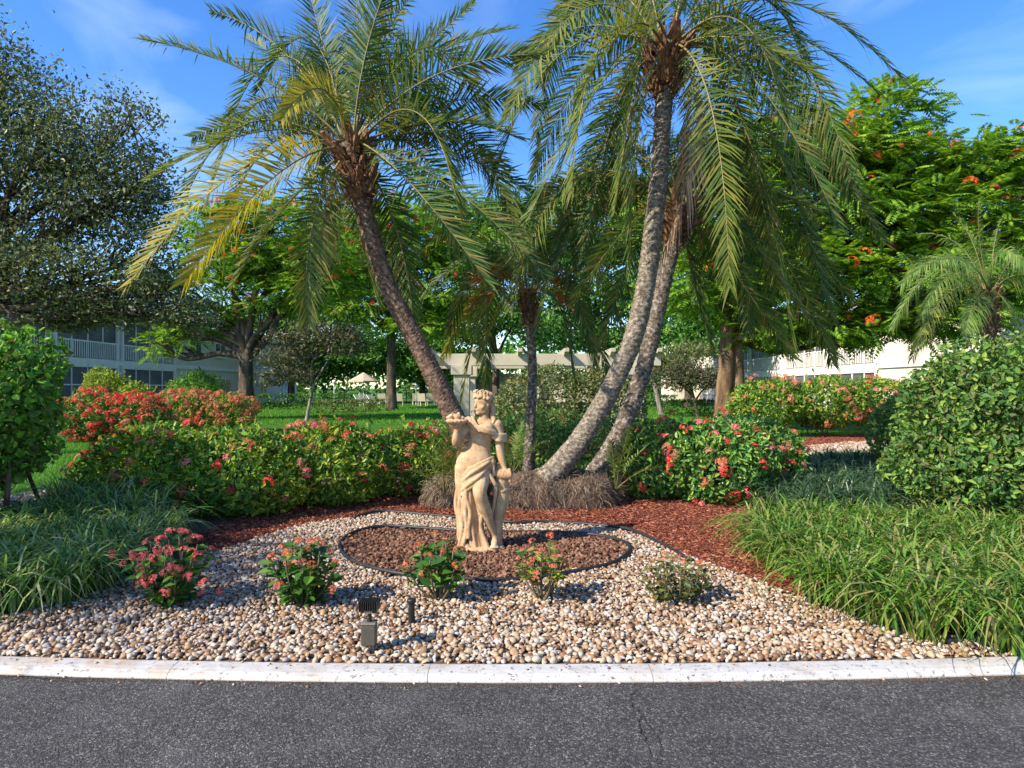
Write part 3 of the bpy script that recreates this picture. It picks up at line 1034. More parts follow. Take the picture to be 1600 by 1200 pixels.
def fibres(parent, p_low, p_top, r_low, r_top, n, rng):
    ax = nrm(p_top-p_low)
    s = nrm(np.cross(ax, [0.1, 1, 0])); t = np.cross(ax, s)
    a = rng.uniform(0, 6.28, n); u = rng.uniform(-.15, 1.05, n)
    o = s*np.cos(a)[:, None] + t*np.sin(a)[:, None]
    P = p_low + (p_top-p_low)*u[:, None] + o*(r_low + (r_top-r_low)*np.clip(u, 0, 1))[:, None]*rng.uniform(.7, 1.1, n)[:, None]
    D = nrm(o*.7 + ax*rng.normal(.2, .7, n)[:, None] + rng.normal(0, .5, (n, 3)))
    V, F = leaf4(P, D, o, rng.uniform(.05, .17, n), rng.uniform(.006, .014, n), .1, .2)
    mk('trunk_fibre', V, [F], M['fibre'], parent, kind='stuff')


# ---------------- broadleaved trees
def tree(name, label, base, fork, trunk_r, clumps, kind, n, L, mat, bark, seed, group=None, flowers=None, lean=(0, 0), twin=None, subs=26, spread=.34, W=.45, fsize=.3, limb_r=.45):
    """trunk to the fork, a limb to every clump of the crown, twigs and leaves in sub-clumps"""
    rng = np.random.default_rng(seed)
    base = np.asarray(base, float); fork = np.asarray(fork, float)
    t = thing(name, label, 'tree', base, group)
    mb = MB()
    mid = (base+fork)/2 + np.array([lean[0], lean[1], 0])
    path = catmull([base - UP*.15, base + (mid-base)*.5, mid, fork], 14)
    rad = trunk_r*np.interp(np.linspace(0, 1, 14), [0, .1, .3, 1], [1.5, 1.15, 1.0, .82])
    rad = rad[:, None]*(1 + rng.normal(0, .035, (14, 12)))
    mb.tube(path, rad, 12)
    if twin is not None:
        tw = np.asarray(twin, float)
        p2 = catmull([tw - UP*.15, tw*.5+np.append(fork[:2], tw[2])*.5 + UP*(fork[2]-tw[2])*.45 + np.array([.12, 0, 0]), fork + (.25, .1, .2)], 12)
        mb.tube(p2, (trunk_r*.75*np.linspace(1.3, .8, 12))[:, None]*(1 + rng.normal(0, .04, (12, 12))), 12)
    mb.build('trunk', bark, t, smooth=True)
    lb = MB(); P = []; O = []
    tot = sum((np.prod(r))**(2/3) for c, r in clumps)
    for c, r in clumps:
        c = np.asarray(c, float); r = np.asarray(r, float)
        f0 = fork - (fork-base)*rng.uniform(0, .12)
        d = c - f0
        q = np.array([f0, f0 + d*[.28, .28, .42] + rng.normal(0, .06, 3)*np.linalg.norm(d), f0 + d*[.62, .62, .72] + rng.normal(0, .05, 3)*np.linalg.norm(d), c])
        q = catmull(q, 12)
        lb.tube(q, trunk_r*limb_r*np.linspace(1.1, .22, 12), 7)
        m = max(4, int(subs))
        sd = sphere_dirs(m, rng)
        sc = c + sd*r*(rng.uniform(.35, 1.0, m)**.5)[:, None]
        for k in range(m):
            i0 = rng.integers(5, 12)
            a = q[i0]
            w = np.array([a, (a+sc[k])/2 + rng.normal(0, .08, 3)*np.linalg.norm(sc[k]-a), sc[k]])
            lb.tube(catmull(w, 5), trunk_r*limb_r*np.linspace(.24, .06, 5), 4, False)
        cnt = int(n*(np.prod(r)**(2/3))/tot)
        who = rng.integers(0, m, cnt)
        rel = rng.normal(0, spread, (cnt, 3))*r*[1, 1, .62]
        p = sc[who] + rel
        P.append(p); O.append(nrm((p-c)/r + rng.normal(0, .2, (cnt, 3))))
    lb.build('limbs', bark, t, smooth=True)
    P = np.concatenate(P); O = np.concatenate(O)
    k = P[:, 2] > .4
    P, O = P[k], O[k]; n = len(P)
    if kind == 'fern':
        D = nrm(O*[1, 1, .35] + rng.normal(0, .5, (n, 3))*[1, 1, .6])
        V, F = compound(P, D, nrm(UP + rng.normal(0, .3, (n, 3))), L*rng.uniform(.7, 1.25, n), 8, .22)
    else:
        V, F = leafy(P, O, L, L*W, rng, .6, kind == 'six', .7)
    mk('crown', V, [F], mat, t, kind='stuff')
    if flowers:
        fk, cnt = flowers
        sel = rng.permutation(n)
        sel = sel[(O[sel] @ np.array([-.1, -.7, .5])) > .25][:cnt]
        for i in sel:
            piece('flower_cluster', FH[fk][rng.integers(4)], t, P[i] + O[i]*.15, rot_z_to(nrm(O[i] + UP), rng.uniform(0, 6)), fsize*rng.uniform(.6, 1.3))
    return t


# ---------------- strap-leaved grass
def strap_grass(name, label, centres, per, h, w, mat, seed, sun_bias=(0, 0), spreadr=.10):
    rng = np.random.default_rng(seed)
    C = np.repeat(np.asarray(centres, float), per, 0)
    n = len(C)
    P = C + np.stack([rng.normal(0, spreadr, n), rng.normal(0, spreadr, n), np.zeros(n)], -1)
    a = rng.uniform(0, 6.28, n)
    out = np.stack([np.cos(a), np.sin(a), np.zeros(n)], -1) + nrm(P-C+1e-6)*.35 + np.array([*sun_bias, 0])
    out = nrm(out)
    H = h*rng.uniform(.6, 1.2, n)
    arch = rng.uniform(.35, 1.15, n)
    k = 6
    u = np.linspace(0, 1, k)
    reach = H*arch*.95
    x = reach[:, None]*(u**1.5)[None]
    z = H[:, None]*(u[None]*1.25 - (u**2.6)[None]*(.25 + .75*arch[:, None]))
    Q = P[:, None] + out[:, None]*x[..., None] + UP*np.maximum(z, .01)[..., None]
    side = nrm(np.cross(out, UP) + rng.normal(0, .25, (n, 3)))
    ww = w*rng.uniform(.7, 1.2, n)[:, None]*np.array([.75, 1, 1, .85, .55, .06])[None]
    V = np.empty((n, k, 2, 3))
    V[:, :, 0] = Q - side[:, None]*ww[..., None]; V[:, :, 1] = Q + side[:, None]*ww[..., None]
    F = [[2*i, 2*i+1, 2*i+3, 2*i+2] for i in range(k-1)]
    return mk(name, V.reshape(-1, 3), [prims(2*k, F, n)], mat, kind='stuff', label=label, cat='grass')
# ------------------------------------------------------------------ far trees first
def clump_list(Y, lst):
    out = []
    for c in lst:
        px, py, rx, ry, rz = c[:5]
        out.append((at(px, py, Y + (c[5] if len(c) > 5 else 0)), (rx, ry, rz)))
    return out


far = [
    (455, 62, .6, [(420, 420, 4, 3, 2), (500, 380, 4.5, 3, 2.2), (560, 450, 4, 3, 2), (470, 490, 3.5, 3, 1.8), (390, 500, 3, 3, 1.6), (550, 540, 3, 3, 1.5)], 'tall green tree far behind the pool umbrella'),
    (775, 58, .6, [(740, 410, 4, 3, 2.2), (820, 400, 4, 3, 2.4), (780, 350, 3.6, 3, 1.8), (760, 490, 4, 3, 2), (840, 490, 3.6, 3, 2), (700, 520, 3, 3, 1.6), (720, 335, 3.6, 3, 1.6), (840, 325, 3.2, 3, 1.6)], 'bright green tree behind the middle of the pergola'),
    (930, 55, .6, [(890, 390, 4, 3, 2.2), (960, 360, 4, 3, 2.4), (930, 460, 4, 3, 2.2), (1010, 450, 4, 3, 2.2), (880, 520, 3, 3, 1.5), (980, 530, 3.4, 3, 1.5), (930, 310, 3.4, 3, 1.6), (1000, 320, 3.4, 3, 1.8)], 'bright green tree behind the two crossing palm trunks'),
    (1075, 52, .5, [(1070, 380, 3.6, 3, 2.2), (1120, 440, 3.4, 3, 2), (1050, 500, 3, 3, 1.8), (1110, 530, 3.4, 3, 1.6), (1170, 380, 3.4, 3, 2.2), (1050, 320, 3, 3, 1.6)], 'green tree behind the small round tree on the right lawn'),
    (660, 66, .6, [(620, 560, 4, 3, 2), (700, 570, 4, 3, 2), (560, 560, 4, 3, 1.8), (660, 500, 4, 3, 2), (500, 560, 3.4, 3, 2.0)], 'low bright green tree behind the pool fence'),
]
for i, (px, Y, r, cl, lab) in enumerate(far):
    b = at(px, 606, Y); b[2] = .0
    fk = b + [0, 0, 4.2]
    tree('broadleaf_tree', lab, b, fk, r*.55, clump_list(Y, cl), 'four', 22000, .45, M['far_leaf'], M['bark'], 40+i, 'trees far behind the garden', subs=30, spread=.30)

b = at(612, 606, 46.0); b[2] = 0
tree('poinciana_tree', 'flame tree with a dark bare trunk beside the pool chairs', b, at(611, 500, 46), .34,
     clump_list(46, [(555, 420, 3.2, 3, 1.5), (640, 380, 3.6, 3, 1.7), (690, 450, 3.2, 3, 1.5), (590, 340, 3.4, 3, 1.6), (540, 480, 2.4, 2, 1.0), (665, 510, 2.2, 2, 1.0), (500, 420, 2.4, 2, 1.1), (720, 390, 2.6, 2, 1.3)]),
     'fern', 5200, .85, M['poinciana_leaf'], M['bark'], 61, 'flame trees', ('red', 110), subs=22, fsize=.22)
b = at(385, 606, 31.0); b[2] = 0
tree('poinciana_tree', 'flame tree with spreading branches in front of the left balcony building', b, at(384, 552, 31), .36,
     clump_list(31, [(300, 455, 2.0, 1.8, .8), (360, 400, 2.2, 2, .8), (440, 405, 2.2, 2, .8), (490, 450, 1.7, 1.6, .7), (330, 500, 1.2, 1.2, .5), (420, 345, 2.2, 2, .8), (285, 520, .8, .8, .4), (250, 535, .7, .7, .4), (500, 400, 1.5, 1.5, .7), (440, 470, 1.3, 1.3, .5), (350, 350, 1.6, 1.5, .7)]),
     'fern', 3600, .6, M['poinciana_leaf'], M['bark'], 62, 'flame trees', ('orange', 150), subs=20, fsize=.15, limb_r=.5)
b = at(1128, 606, 22.0); b[2] = 0
tw = at(1156, 606, 22.1); tw[2] = 0
tree('poinciana_tree', 'large flame tree with twin brown trunks spreading over the right side', b, at(1138, 520, 22), .30,
     clump_list(22, [(1250, 235, 2.0, 2, .8), (1375, 185, 1.2, 1.3, .6), (1340, 245, 1.6, 1.6, .7), (1450, 265, 1.7, 1.7, .7), (1540, 255, 1.6, 1.7, .6), (1640, 270, 2, 2, .7), (1290, 320, 2, 2, .9), (1410, 345, 2, 2, .9), (1530, 340, 2, 2, .9), (1640, 350, 2, 2, .9),
                     (1230, 420, 1.8, 2, .9), (1350, 425, 2, 2, .9), (1470, 420, 2, 2, .9), (1590, 440, 2, 2, .9), (1110, 340, 1.8, 2, 1.0), (1150, 250, 1.5, 1.6, .8), (1110, 440, 1.6, 1.7, .8), (1270, 505, 1.6, 1.5, .55), (1380, 505, 1.6, 1.5, .55), (1480, 500, 1.4, 1.4, .5), (1195, 510, 1.0, 1.1, .4)]),
     'fern', 11500, .62, M['poinciana_leaf'], M['bark_warm'], 63, 'flame trees', ('orange', 150), twin=tw, subs=26, fsize=.16, limb_r=.4, spread=.36)
b = at(478, 606, 30.0); b[2] = 0
tree('small_tree', 'small tree with thin stem and dull brownish leaves on the lawn', b, at(490, 600, 30), .075,
     clump_list(30, [(445, 545, 1.1, 1, .7), (500, 520, 1.3, 1, .8), (538, 535, .9, 1, .6), (465, 580, .8, .8, .45), (430, 590, .6, .6, .4)]),
     'four', 7000, .17, M['dull_leaf'], M['bark_grey'], 64, subs=22, limb_r=.55)
b = at(1090, 606, 34.0); b[2] = 0
tree('small_tree', 'small round-headed tree on the lawn right of the leaning palms', b, at(1086, 625, 34), .09,
     clump_list(34, [(1048, 590, 1.2, 1, .55), (1085, 578, 1.3, 1, .6), (1118, 590, 1.0, 1, .5), (1075, 598, .8, .8, .4)]),
     'four', 5000, .18, M['dull_leaf'], M['bark'], 65, subs=20, limb_r=.6)
b = at(1034, 606, 37.0); b[2] = 0
tree('leaning_tree', 'pale leaning trunk with a yellow green crown behind the pergola corner', b, at(1018, 580, 37), .15,
     clump_list(37, [(1035, 565, 1.6, 1.4, .7), (1070, 555, 1.5, 1.4, .7), (1005, 560, 1.1, 1, .5)]), 'four', 4500, .2, M['boxy_leaf'], M['bark_grey'], 66, subs=20)
b = at(-70, 606, 14.3); b[2] = 0
tree('oak_tree', 'large dark evergreen oak filling the upper left', b, at(-60, 480, 14.3), .30,
     clump_list(14.3, [(10, 130, 1.0, 1.2, .9), (-70, 200, 1.7, 1.6, 1.3), (75, 215, 1.3, 1.3, 1.0), (205, 195, .55, .7, .85), (40, 310, 1.8, 1.6, 1.2), (165, 310, 1.2, 1.2, 1.0), (130, 420, 1.4, 1.3, .9), (225, 400, .8, .9, .8), (10, 430, 1.6, 1.5, .9), (215, 290, .7, .8, .7), (295, 495, .55, .6, .35), (250, 465, .7, .7, .45), (200, 480, .8, .8, .5), (-100, 80, 1.4, 1.3, 1.0), (110, 500, .7, .7, .3)]),
     'four', 54000, .105, M['oak_leaf'], M['bark'], 67, subs=26, spread=.30, W=.5, limb_r=.35)

# ------------------------------------------------------------------ shrubs and hedges
shrub('flowering_hedge', 'long ixora hedge with yellow green leaves and red flowers left of the statue', 'hedge',
      [((-4.2, 7.95, .52), (.80, .75, .55)), ((-3.25, 7.9, .53), (.95, .78, .55)), ((-2.35, 8.6, .52), (.9, .75, .53)), ((-1.55, 9.3, .49), (.75, .6, .52))],
      17000, .085, .036, M['ixora_leaf'], 101, [('red', 50), ('coral', 34), ('pink', 22), ('faded', 26)], 'ixora hedges', fsize=.062, lumpy=.09)
shrub('flowering_hedge', 'low ixora hedge with few red flowers behind the palm roots', 'hedge',
      [((-.75, 11.2, .5), (.8, .6, .56)), ((.3, 11.4, .5), (.9, .6, .58)), ((1.4, 11.2, .5), (.9, .6, .58))],
      8000, .085, .036, M['ixora_dark'], 102, six=False, flowers=[('red', 22), ('coral', 8)], group='ixora hedges', fsize=.055)
shrub('flowering_hedge', 'rounded ixora hedge with large red flower heads right of the palm roots', 'hedge',
      [((1.95, 9.1, .52), (.6, .65, .58)), ((2.65, 8.85, .56), (.8, .8, .60)), ((3.3, 9.3, .52), (.68, .7, .58))],
      11500, .088, .038, M['ixora_dark'], 103, [('red', 44), ('pink', 24), ('coral', 22), ('faded', 14)], 'ixora hedges', fsize=.062)
shrub('flowering_hedge', 'trimmed ixora hedge with faded coral flowers in front of the right building', 'hedge',
      [((7.7, 20.3, 1.02), (1.2, 1, .80)), ((9.5, 20.3, 1.05), (1.35, 1, .78)), ((11.3, 20.6, 1.05), (1.3, 1, .78))],
      13000, .13, .06, M['ixora_leaf'], 104, six=False, flowers=[('coral', 45), ('pink', 16), ('faded', 40)], group='ixora hedges', fsize=.11)
shrub('flowering_shrub', 'dense shrub covered in red flowers beside the left lawn', 'shrub',
      [((-11.7, 18.6, .68), (.95, .9, .72)), ((-10.5, 18.9, .62), (.9, .9, .68))],
      8000, .11, .05, M['ixora_dark'], 105, six=False, flowers=[('red', 190), ('coral', 90)], group='shrubs covered in flowers', fsize=.085)
shrub('flowering_shrub', 'wide domed shrub covered in faded orange red flowers under the flame tree', 'shrub',
      [((-11.0, 23, .68), (1.25, 1.1, .74)), ((-9.8, 23, .6), (1.05, 1, .66))],
      8000, .12, .055, M['ixora_leaf'], 106, six=False, flowers=[('faded', 170), ('coral', 110)], group='shrubs covered in flowers', fsize=.105)
t, P, O = shrub('leafy_bush', 'tall green hibiscus bush at the left edge with a bare leaning stem', 'bush',
      [((-5.2, 6.3, 1.42), (.92, .8, .72)), ((-5.3, 6.2, .95), (.85, .7, .55))], 14000, .078, .046, M['bush_leaf'], 107, lumpy=.16, shell=.26)
MB().tube(catmull([gp(72, 806), at(60, 780, 7.3), at(42, 735, 6.9), at(28, 700, 6.5)], 10), np.linspace(.026, .016, 10), 7).build('stem', M['bark'], t, smooth=True)
MB().tube(catmull([gp(8, 830), at(10, 790, 6.3), at(14, 730, 6.2), at(5, 690, 6.2)], 10), np.linspace(.03, .018, 10), 7).build('stem', M['bark'], t, smooth=True)
t, P, O = shrub('leafy_bush', 'tall round green bush at the right edge above the strap grass', 'bush',
      [((5.2, 6.95, 1.28), (1.1, .95, .74)), ((5.0, 6.85, .72), (1.1, .9, .58))], 19000, .072, .040, M['bush_pale'], 108, lumpy=.15, shell=.26)
for a, b_ in ((1500, 1470), (1540, 1530), (1580, 1590)):
    MB().tube(catmull([gp(a, 840), at(a-6, 780, 6.6), at(b_, 700, 6.7), at(b_+8, 640, 6.8)], 10), np.linspace(.03, .015, 10), 7).build('stem', M['twig'], t, smooth=True)
shrub('leafy_bush', 'smaller yellow green bush behind the tall right bush', 'bush',
      [((6.15, 10.3, .8), (.62, .7, .6)), ((6.9, 10.3, .7), (.7, .7, .66))], 7000, .08, .045, M['bush_pale'], 109, six=False)
shrub('clipped_bush', 'large rounded clipped bush in front of the pergola', 'bush',
      [((.75, 14.3, .95), (1.15, 1.0, 1.05)), ((1.9, 14.4, .9), (1.05, 1.0, 1.08))], 13500, .075, .045, M['boxy_leaf'], 110, six=False, lumpy=.06, shell=.12)
shrub('yellow_shrub', 'yellow green shrub in front of the left building', 'shrub', [((-16.9, 28, 1.3), (1.0, .8, 1.1)), ((-15.8, 28, .9), (.8, .8, .8))], 3500, .16, .08, M['yellow_leaf'], 111, six=False, lumpy=.2)
shrub('green_shrub', 'light green shrub between the left building and the flame tree', 'shrub', [((-14.8, 32, 1.3), (.9, .8, 1.0)), ((-16.3, 34, 1.2), (1.3, .8, .9))], 3500, .16, .08, M['bush_leaf'], 112, six=False, lumpy=.2)


def clipped(a, b, h, w, label, seed, mat='hedge_leaf'):
    """box-trimmed hedge from a to b"""
    rng = np.random.default_rng(seed)
    a = np.array([a[0], a[1], 0.]); b = np.array([b[0], b[1], 0.])
    d = nrm(b-a); s = np.cross(d, UP); Ln = np.linalg.norm(b-a)
    n = int((Ln*h*2 + Ln*w + w*h*2)*95)
    u = rng.uniform(0, Ln, n); f = rng.integers(0, 5, n)
    e = np.abs(rng.normal(0, .06, n))
    lat = np.where(f < 2, -w/2 + e, np.where(f < 3, w/2 - e, rng.uniform(-w/2, w/2, n)))
    z = np.where(f < 3, rng.uniform(.05, h, n), h - e + rng.normal(0, .03, n))
    O = np.where((f < 2)[:, None], -s, np.where((f < 3)[:, None], s, UP))
    P = a + d*u[:, None] + s*lat[:, None] + UP*z[:, None]
    t = thing('clipped_hedge', label, 'hedge', (a+b)/2, 'clipped hedges on the far lawn')
    V, F = leafy(P, O, .17, .09, rng, .4, False)
    mk('foliage', V, [F], M[mat], t, kind='stuff')


p = lambda px, Y: at(px, 606, Y)
clipped(p(395, 46), p(470, 46), 1.05, .9, 'clipped hedge beside the trunk of the left flame tree', 1)
clipped(p(465, 52), p(545, 54), 1.0, .9, 'clipped hedge left of the pool fence', 2)
clipped(p(1004, 44), p(1056, 44), 1.0, 1.0, 'clipped hedge behind the pale leaning trunk', 3)
clipped(p(1040, 34.8), p(1128, 35.5), .85, .8, 'clipped hedge behind the small round-headed tree', 4)
clipped(p(255, 30.5), p(330, 32), 1.15, 1.0, 'dark clipped hedge between the two shrubs covered in flowers', 5)
clipped(p(486, 38), p(600, 44), .75, .9, 'grey green low hedge at the edge of the pool lawn', 6, 'boxy_leaf')

# ------------------------------------------------------------------ strap-leaved grass beds
M['liriope_mid'] = leaf_mat('liriope_mid', [(.03,.075,.016), (.05,.12,.02), (.085,.155,.03), (.14,.21,.06), (.24,.26,.12)], .42, .26, .35, gain=1.7)


def centres(pxs, sp, seed):
    rng = np.random.default_rng(seed)
    poly = np.array([tuple(gp(*q, .04)[:2]) for q in pxs])
    X, Y = hex_points(poly, sp, rng, .2)
    return np.stack([X, Y, np.full(len(X), .035)], -1)


strap_grass('strap_grass', 'bright green arching strap grass spilling towards the kerb on the right',
            centres([(1165, 858), (1205, 832), (1320, 836), (1480, 845), (1700, 862), (1800, 1005), (1600, 1018), (1460, 1010), (1380, 990), (1290, 950), (1225, 905)], .24, 1), 80, .52, .0085, M['liriope'], 1, (-.10, -.15), .06)
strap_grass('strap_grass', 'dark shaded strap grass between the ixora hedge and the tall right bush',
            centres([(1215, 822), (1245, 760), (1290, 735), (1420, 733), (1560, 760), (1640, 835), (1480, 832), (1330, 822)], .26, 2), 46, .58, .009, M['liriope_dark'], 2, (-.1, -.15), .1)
strap_grass('strap_grass', 'deep green strap grass mounding along the left end of the bed',
            centres([(-170, 965), (-40, 965), (90, 945), (200, 905), (270, 868), (260, 842), (180, 835), (60, 830), (-170, 850)], .24, 3), 80, .52, .0085, M['liriope_mid'], 3, (.10, -.12), .06)
strap_grass('strap_grass', 'tall loose strap grass at the left end of the long ixora hedge',
            centres([(90, 815), (150, 800), (235, 832), (200, 850), (110, 840)], .2, 4), 44, .72, .0075, M['liriope_mid'], 4, (0, -.1), .1)

# ------------------------------------------------------------------ small euphorbia bushes on the pebbles
U1 = np.array([[0., 0, 0]])
V, F = leaf6(U1, np.array([[0, 0, 1.]]), np.array([[0, -1., 0]]), 1.0, .56, .14, .14)
LEAF = {}
M['thorn_leaf'] = leaf_mat('thorn_leaf', [(.04,.12,.014), (.07,.19,.02)], .4, .28)


def obj_leaf_mat(name, cols):
    m, nt, b, out = mat_new(name)
    oi = nt.nodes.new('ShaderNodeObjectInfo')
    n = len(cols)
    c = ramp(nt, oi.outputs['Random'], [((i+.5)/n, cc) for i, cc in enumerate(cols)])
    nt.links.new(c, b.inputs['Base Color'])
    b.inputs['Roughness'].default_value = .4
    t = nt.nodes.new('ShaderNodeBsdfTranslucent'); nt.links.new(mixc(nt, 1.0, c, (1.25, 1.2, .5), 'MULTIPLY'), t.inputs['Color'])
    mx = nt.nodes.new('ShaderNodeMixShader'); mx.inputs[0].default_value = .28
    nt.links.new(b.outputs[0], mx.inputs[1]); nt.links.new(t.outputs[0], mx.inputs[2]); nt.links.new(mx.outputs[0], out.inputs['Surface'])
    return m


for kk, cols in {'green': [(.025,.085,.012), (.04,.13,.016), (.07,.19,.02), (.12,.25,.028)],
                 'warm': [(.04,.10,.014), (.08,.17,.02), (.16,.24,.03), (.27,.27,.035), (.33,.2,.05)],
                 'dull': [(.05,.09,.025), (.09,.13,.03), (.14,.16,.04), (.2,.15,.05)]}.items():
    LEAF[kk] = mesh_data('leaf', V, [F], obj_leaf_mat('thorn_leaf_'+kk, cols))


def thorn_bush(label, base, h, spread, n_stem, per, kind, fk, n_fl, seed, leafL=.085, low=.25, fs=.026, sr=.0085):
    rng = np.random.default_rng(seed)
    base = np.asarray(base, float)
    t = thing('flowering_bush', label, 'flowering bush', base, 'small flowering bushes on the pebbles')
    ft = []
    for k in range(n_stem):
        a = k*2.39996 + rng.normal(0, .2); rr_ = spread*math.sqrt((k+.6)/n_stem)
        tip = base + [math.cos(a)*rr_, math.sin(a)*rr_*.85, h*(1 - .42*(rr_/spread)**2)*rng.uniform(.86, 1.02)]
        s = base + [math.cos(a)*.02, math.sin(a)*.02, -.01]
        mid = s*.5 + tip*.5 + [math.cos(a)*spread*.1, math.sin(a)*spread*.1, -h*.04]
        q = catmull([s, mid, tip], 9)
        MB().tube(q, np.linspace(sr, sr*.6, 9), 6).build('stem', M['stem_green'], t, smooth=True)
        for j in range(per):
            u = low + (1-low)*(j + rng.random())/per
            pos = q[min(8, int(u*8))] + (q[min(8, int(u*8)+1)] - q[min(8, int(u*8))])*((u*8) % 1)
            b2 = rng.uniform(0, 6.28)
            o = np.array([math.cos(b2), math.sin(b2), 0]) + nrm(tip-base)*[.5, .5, 0]
            d = nrm(o + UP*rng.uniform(-.35, .75))
            zz = d; up = nrm(UP + o*.4 + rng.normal(0, .25, 3))
            x = nrm(np.cross(-up, zz)); y = np.cross(zz, x)
            sc = leafL*rng.uniform(.65, 1.2)
            piece('leaf', LEAF[kind], t, pos, Matrix((x, y, zz)).transposed(), sc)
        ft.append((tip, nrm(tip-base)))
    for k in range(n_fl):
        tip, d = ft[k % len(ft)] if k < len(ft) else (base + np.array([rng.normal(0, spread*.55), -abs(rng.normal(0, spread*.55))-.02, h*rng.uniform(.15, .9)]), nrm(np.array([0, -1, .4])))
        d = nrm(d + UP*.4 + rng.normal(0, .2, 3))
        piece('flower_cluster', FH[fk][rng.integers(4)], t, tip + d*.028 + rng.normal(0, .012, 3), rot_z_to(d, rng.uniform(0, 6)), fs*rng.uniform(.75, 1.3))
    return t


zb = .03
thorn_bush('full leafy bush with many rose red flower clusters nearest the left strap grass', gp(268, 946, zb), .50, .27, 20, 15, 'green', 'rose', 46, 201, .092, .12, .03)
thorn_bush('upright leafy bush with coral flowers, second from the left on the pebbles', gp(474, 946, zb), .46, .23, 15, 14, 'green', 'coral', 22, 202, .105, .16, .028)
thorn_bush('bare-stemmed green bush with small coral flowers right of the black pipe', gp(686, 938, zb), .44, .22, 13, 12, 'green', 'coral', 14, 203, .10, .5, .026)
thorn_bush('bare-stemmed bush with yellowish leaves and red flowers right of the statue', gp(848, 938, zb), .42, .20, 11, 11, 'warm', 'coral', 15, 204, .08, .56, .026)
thorn_bush('low twiggy bush with small sparse leaves, rightmost on the pebbles', gp(1060, 940, zb), .32, .29, 26, 12, 'dull', 'coral', 12, 205, .062, .25, .02, .005)

# ------------------------------------------------------------------ palms
PY = 8.25


def more(cx, cy, n, seed, hang=.15):
    """further fronds all round the crown, the lower ones hanging"""
    rng = np.random.default_rng(seed)
    out = []
    for k in range(n):
        a = k*2.39996 + rng.normal(0, .2); e = 1.15 - (1.25 + hang)*(k+.5)/n
        Ln = rng.uniform(2.2, 2.7)
        h = np.array([math.cos(a), math.sin(a)]); ce, se = math.cos(e), math.sin(e)
        mx, mz = h*Ln*.55*ce, Ln*.55*se
        tx, tz = h*Ln*(.55*ce + .32), Ln*(.55*se) - Ln*(.42 + hang*.5)*ce
        s = F_PX/8.25
        if mx[1] < .05: continue
        out.append((cx + mx[0]*s, cy - mz*s - 12, cx + tx[0]*s, cy - tz*s, mx[1], tx[1], 'gggdd'[rng.integers(5)]))
    return out


A_F = [(400, 118, 222, 62, 0, .1), (440, 78, 330, 18, .5, .9), (505, 70, 470, -60, .3, .5), (575, 70, 625, -70, -.2, -.4), (600, 60, 690, -60, .4, .7), (655, 100, 800, 45, .3, .6), (680, 118, 850, 85, -.2, -.5),
       (690, 160, 850, 165, .5, .9), (690, 190, 815, 218, .2, .3), (650, 175, 716, 330, -.8, -1.2, 'd'), (505, 140, 440, 185, -1.0, -1.6, 'y', .8), (410, 205, 235, 278, .3, .4, 'd'), (380, 262, 205, 440, -.5, -.9, 'y'), (430, 275, 290, 440, -.8, -1.3, 'y'),
       (440, 330, 365, 445, .5, .8, 'd'), (490, 345, 480, 500, -.5, -.7, 'd'), (615, 345, 645, 490, .4, .5), (695, 285, 850, 430, -.3, -.6), (665, 310, 800, 480, .4, .7), (640, 285, 760, 440, -.7, -1.2), (610, 130, 740, 5, .9, 1.6), (480, 130, 385, 60, .9, 1.6), (700, 235, 870, 330, .6, 1.0), (560, 60, 545, -80, .6, .9), (440, 180, 300, 215, .8, 1.4, 'd'), (560, 350, 590, 470, .7, 1.0, 'd'), (520, 300, 505, 400, .15, .2, 'x', .6)]
palm('date_palm', 'date palm with dark rough trunk leaning left of the statue', PY, None,
     [at(748, 752, 8.25), at(714, 662, 8.25), at(662, 556, 8.25), at(610, 455, 8.25), at(573, 345, 8.25), at(548, 225, 8.25)], [.16, .125, .112, .105, .108, .125], None, A_F + more(548, 225, 40, 31), 301, M['palm_bark_dark'], .45, .021, .045, .16, .12, 88, 'clump of leaning palms', boot=(46, .17, 1.75), sag=.10)
B_F = [(915, 12, 790, 190, -.3, -.5, 'd'), (930, 85, 835, 280, .3, .4), (945, 60, 893, 300, -.7, -1.1, 'd'), (920, 40, 805, 100, .6, 1.0), (960, -20, 870, 20, .7, 1.2), (1000, -50, 930, -120, .3, .4), (1090, -50, 1160, -110, .3, .4), (1215, 0, 1412, 125, -.1, -.2), (1210, 45, 1375, 148, .5, .9), (1180, 70, 1330, 290, .2, .3), (1150, 30, 1225, 178, -.9, -1.5, 'd'),
       (1170, 115, 1310, 350, -.5, -.8), (1140, 135, 1215, 450, .3, .4, 'd'), (1110, 160, 1140, 450, -.8, -1.1, 'd'), (1130, 200, 1170, 520, .5, .7), (1180, 165, 1290, 470, .7, 1.0), (1000, 185, 985, 420, -.4, -.5), (965, 165, 915, 400, .4, .6), (975, 120, 880, 370, .8, 1.2), (1090, 180, 1090, 470, .9, 1.3), (1120, 85, 1260, 235, .9, 1.5), (950, 110, 850, 330, 1, 1.6), (1090, 170, 1040, 390, -.35, -.35, 'x', .75), (1150, 60, 1290, 130, -.6, -1.0, 'd'), (985, 40, 900, 160, -.9, -1.4, 'd'), (1160, 190, 1240, 540, .2, .3), (1000, 130, 975, 260, .2, .25, 'x', .6), (1010, 60, 960, 330, -.9, -1.2, 'd'), (940, 130, 800, 400, .1, .1), (985, 150, 930, 440, .9, 1.2), (1200, 130, 1380, 380, .3, .5)]
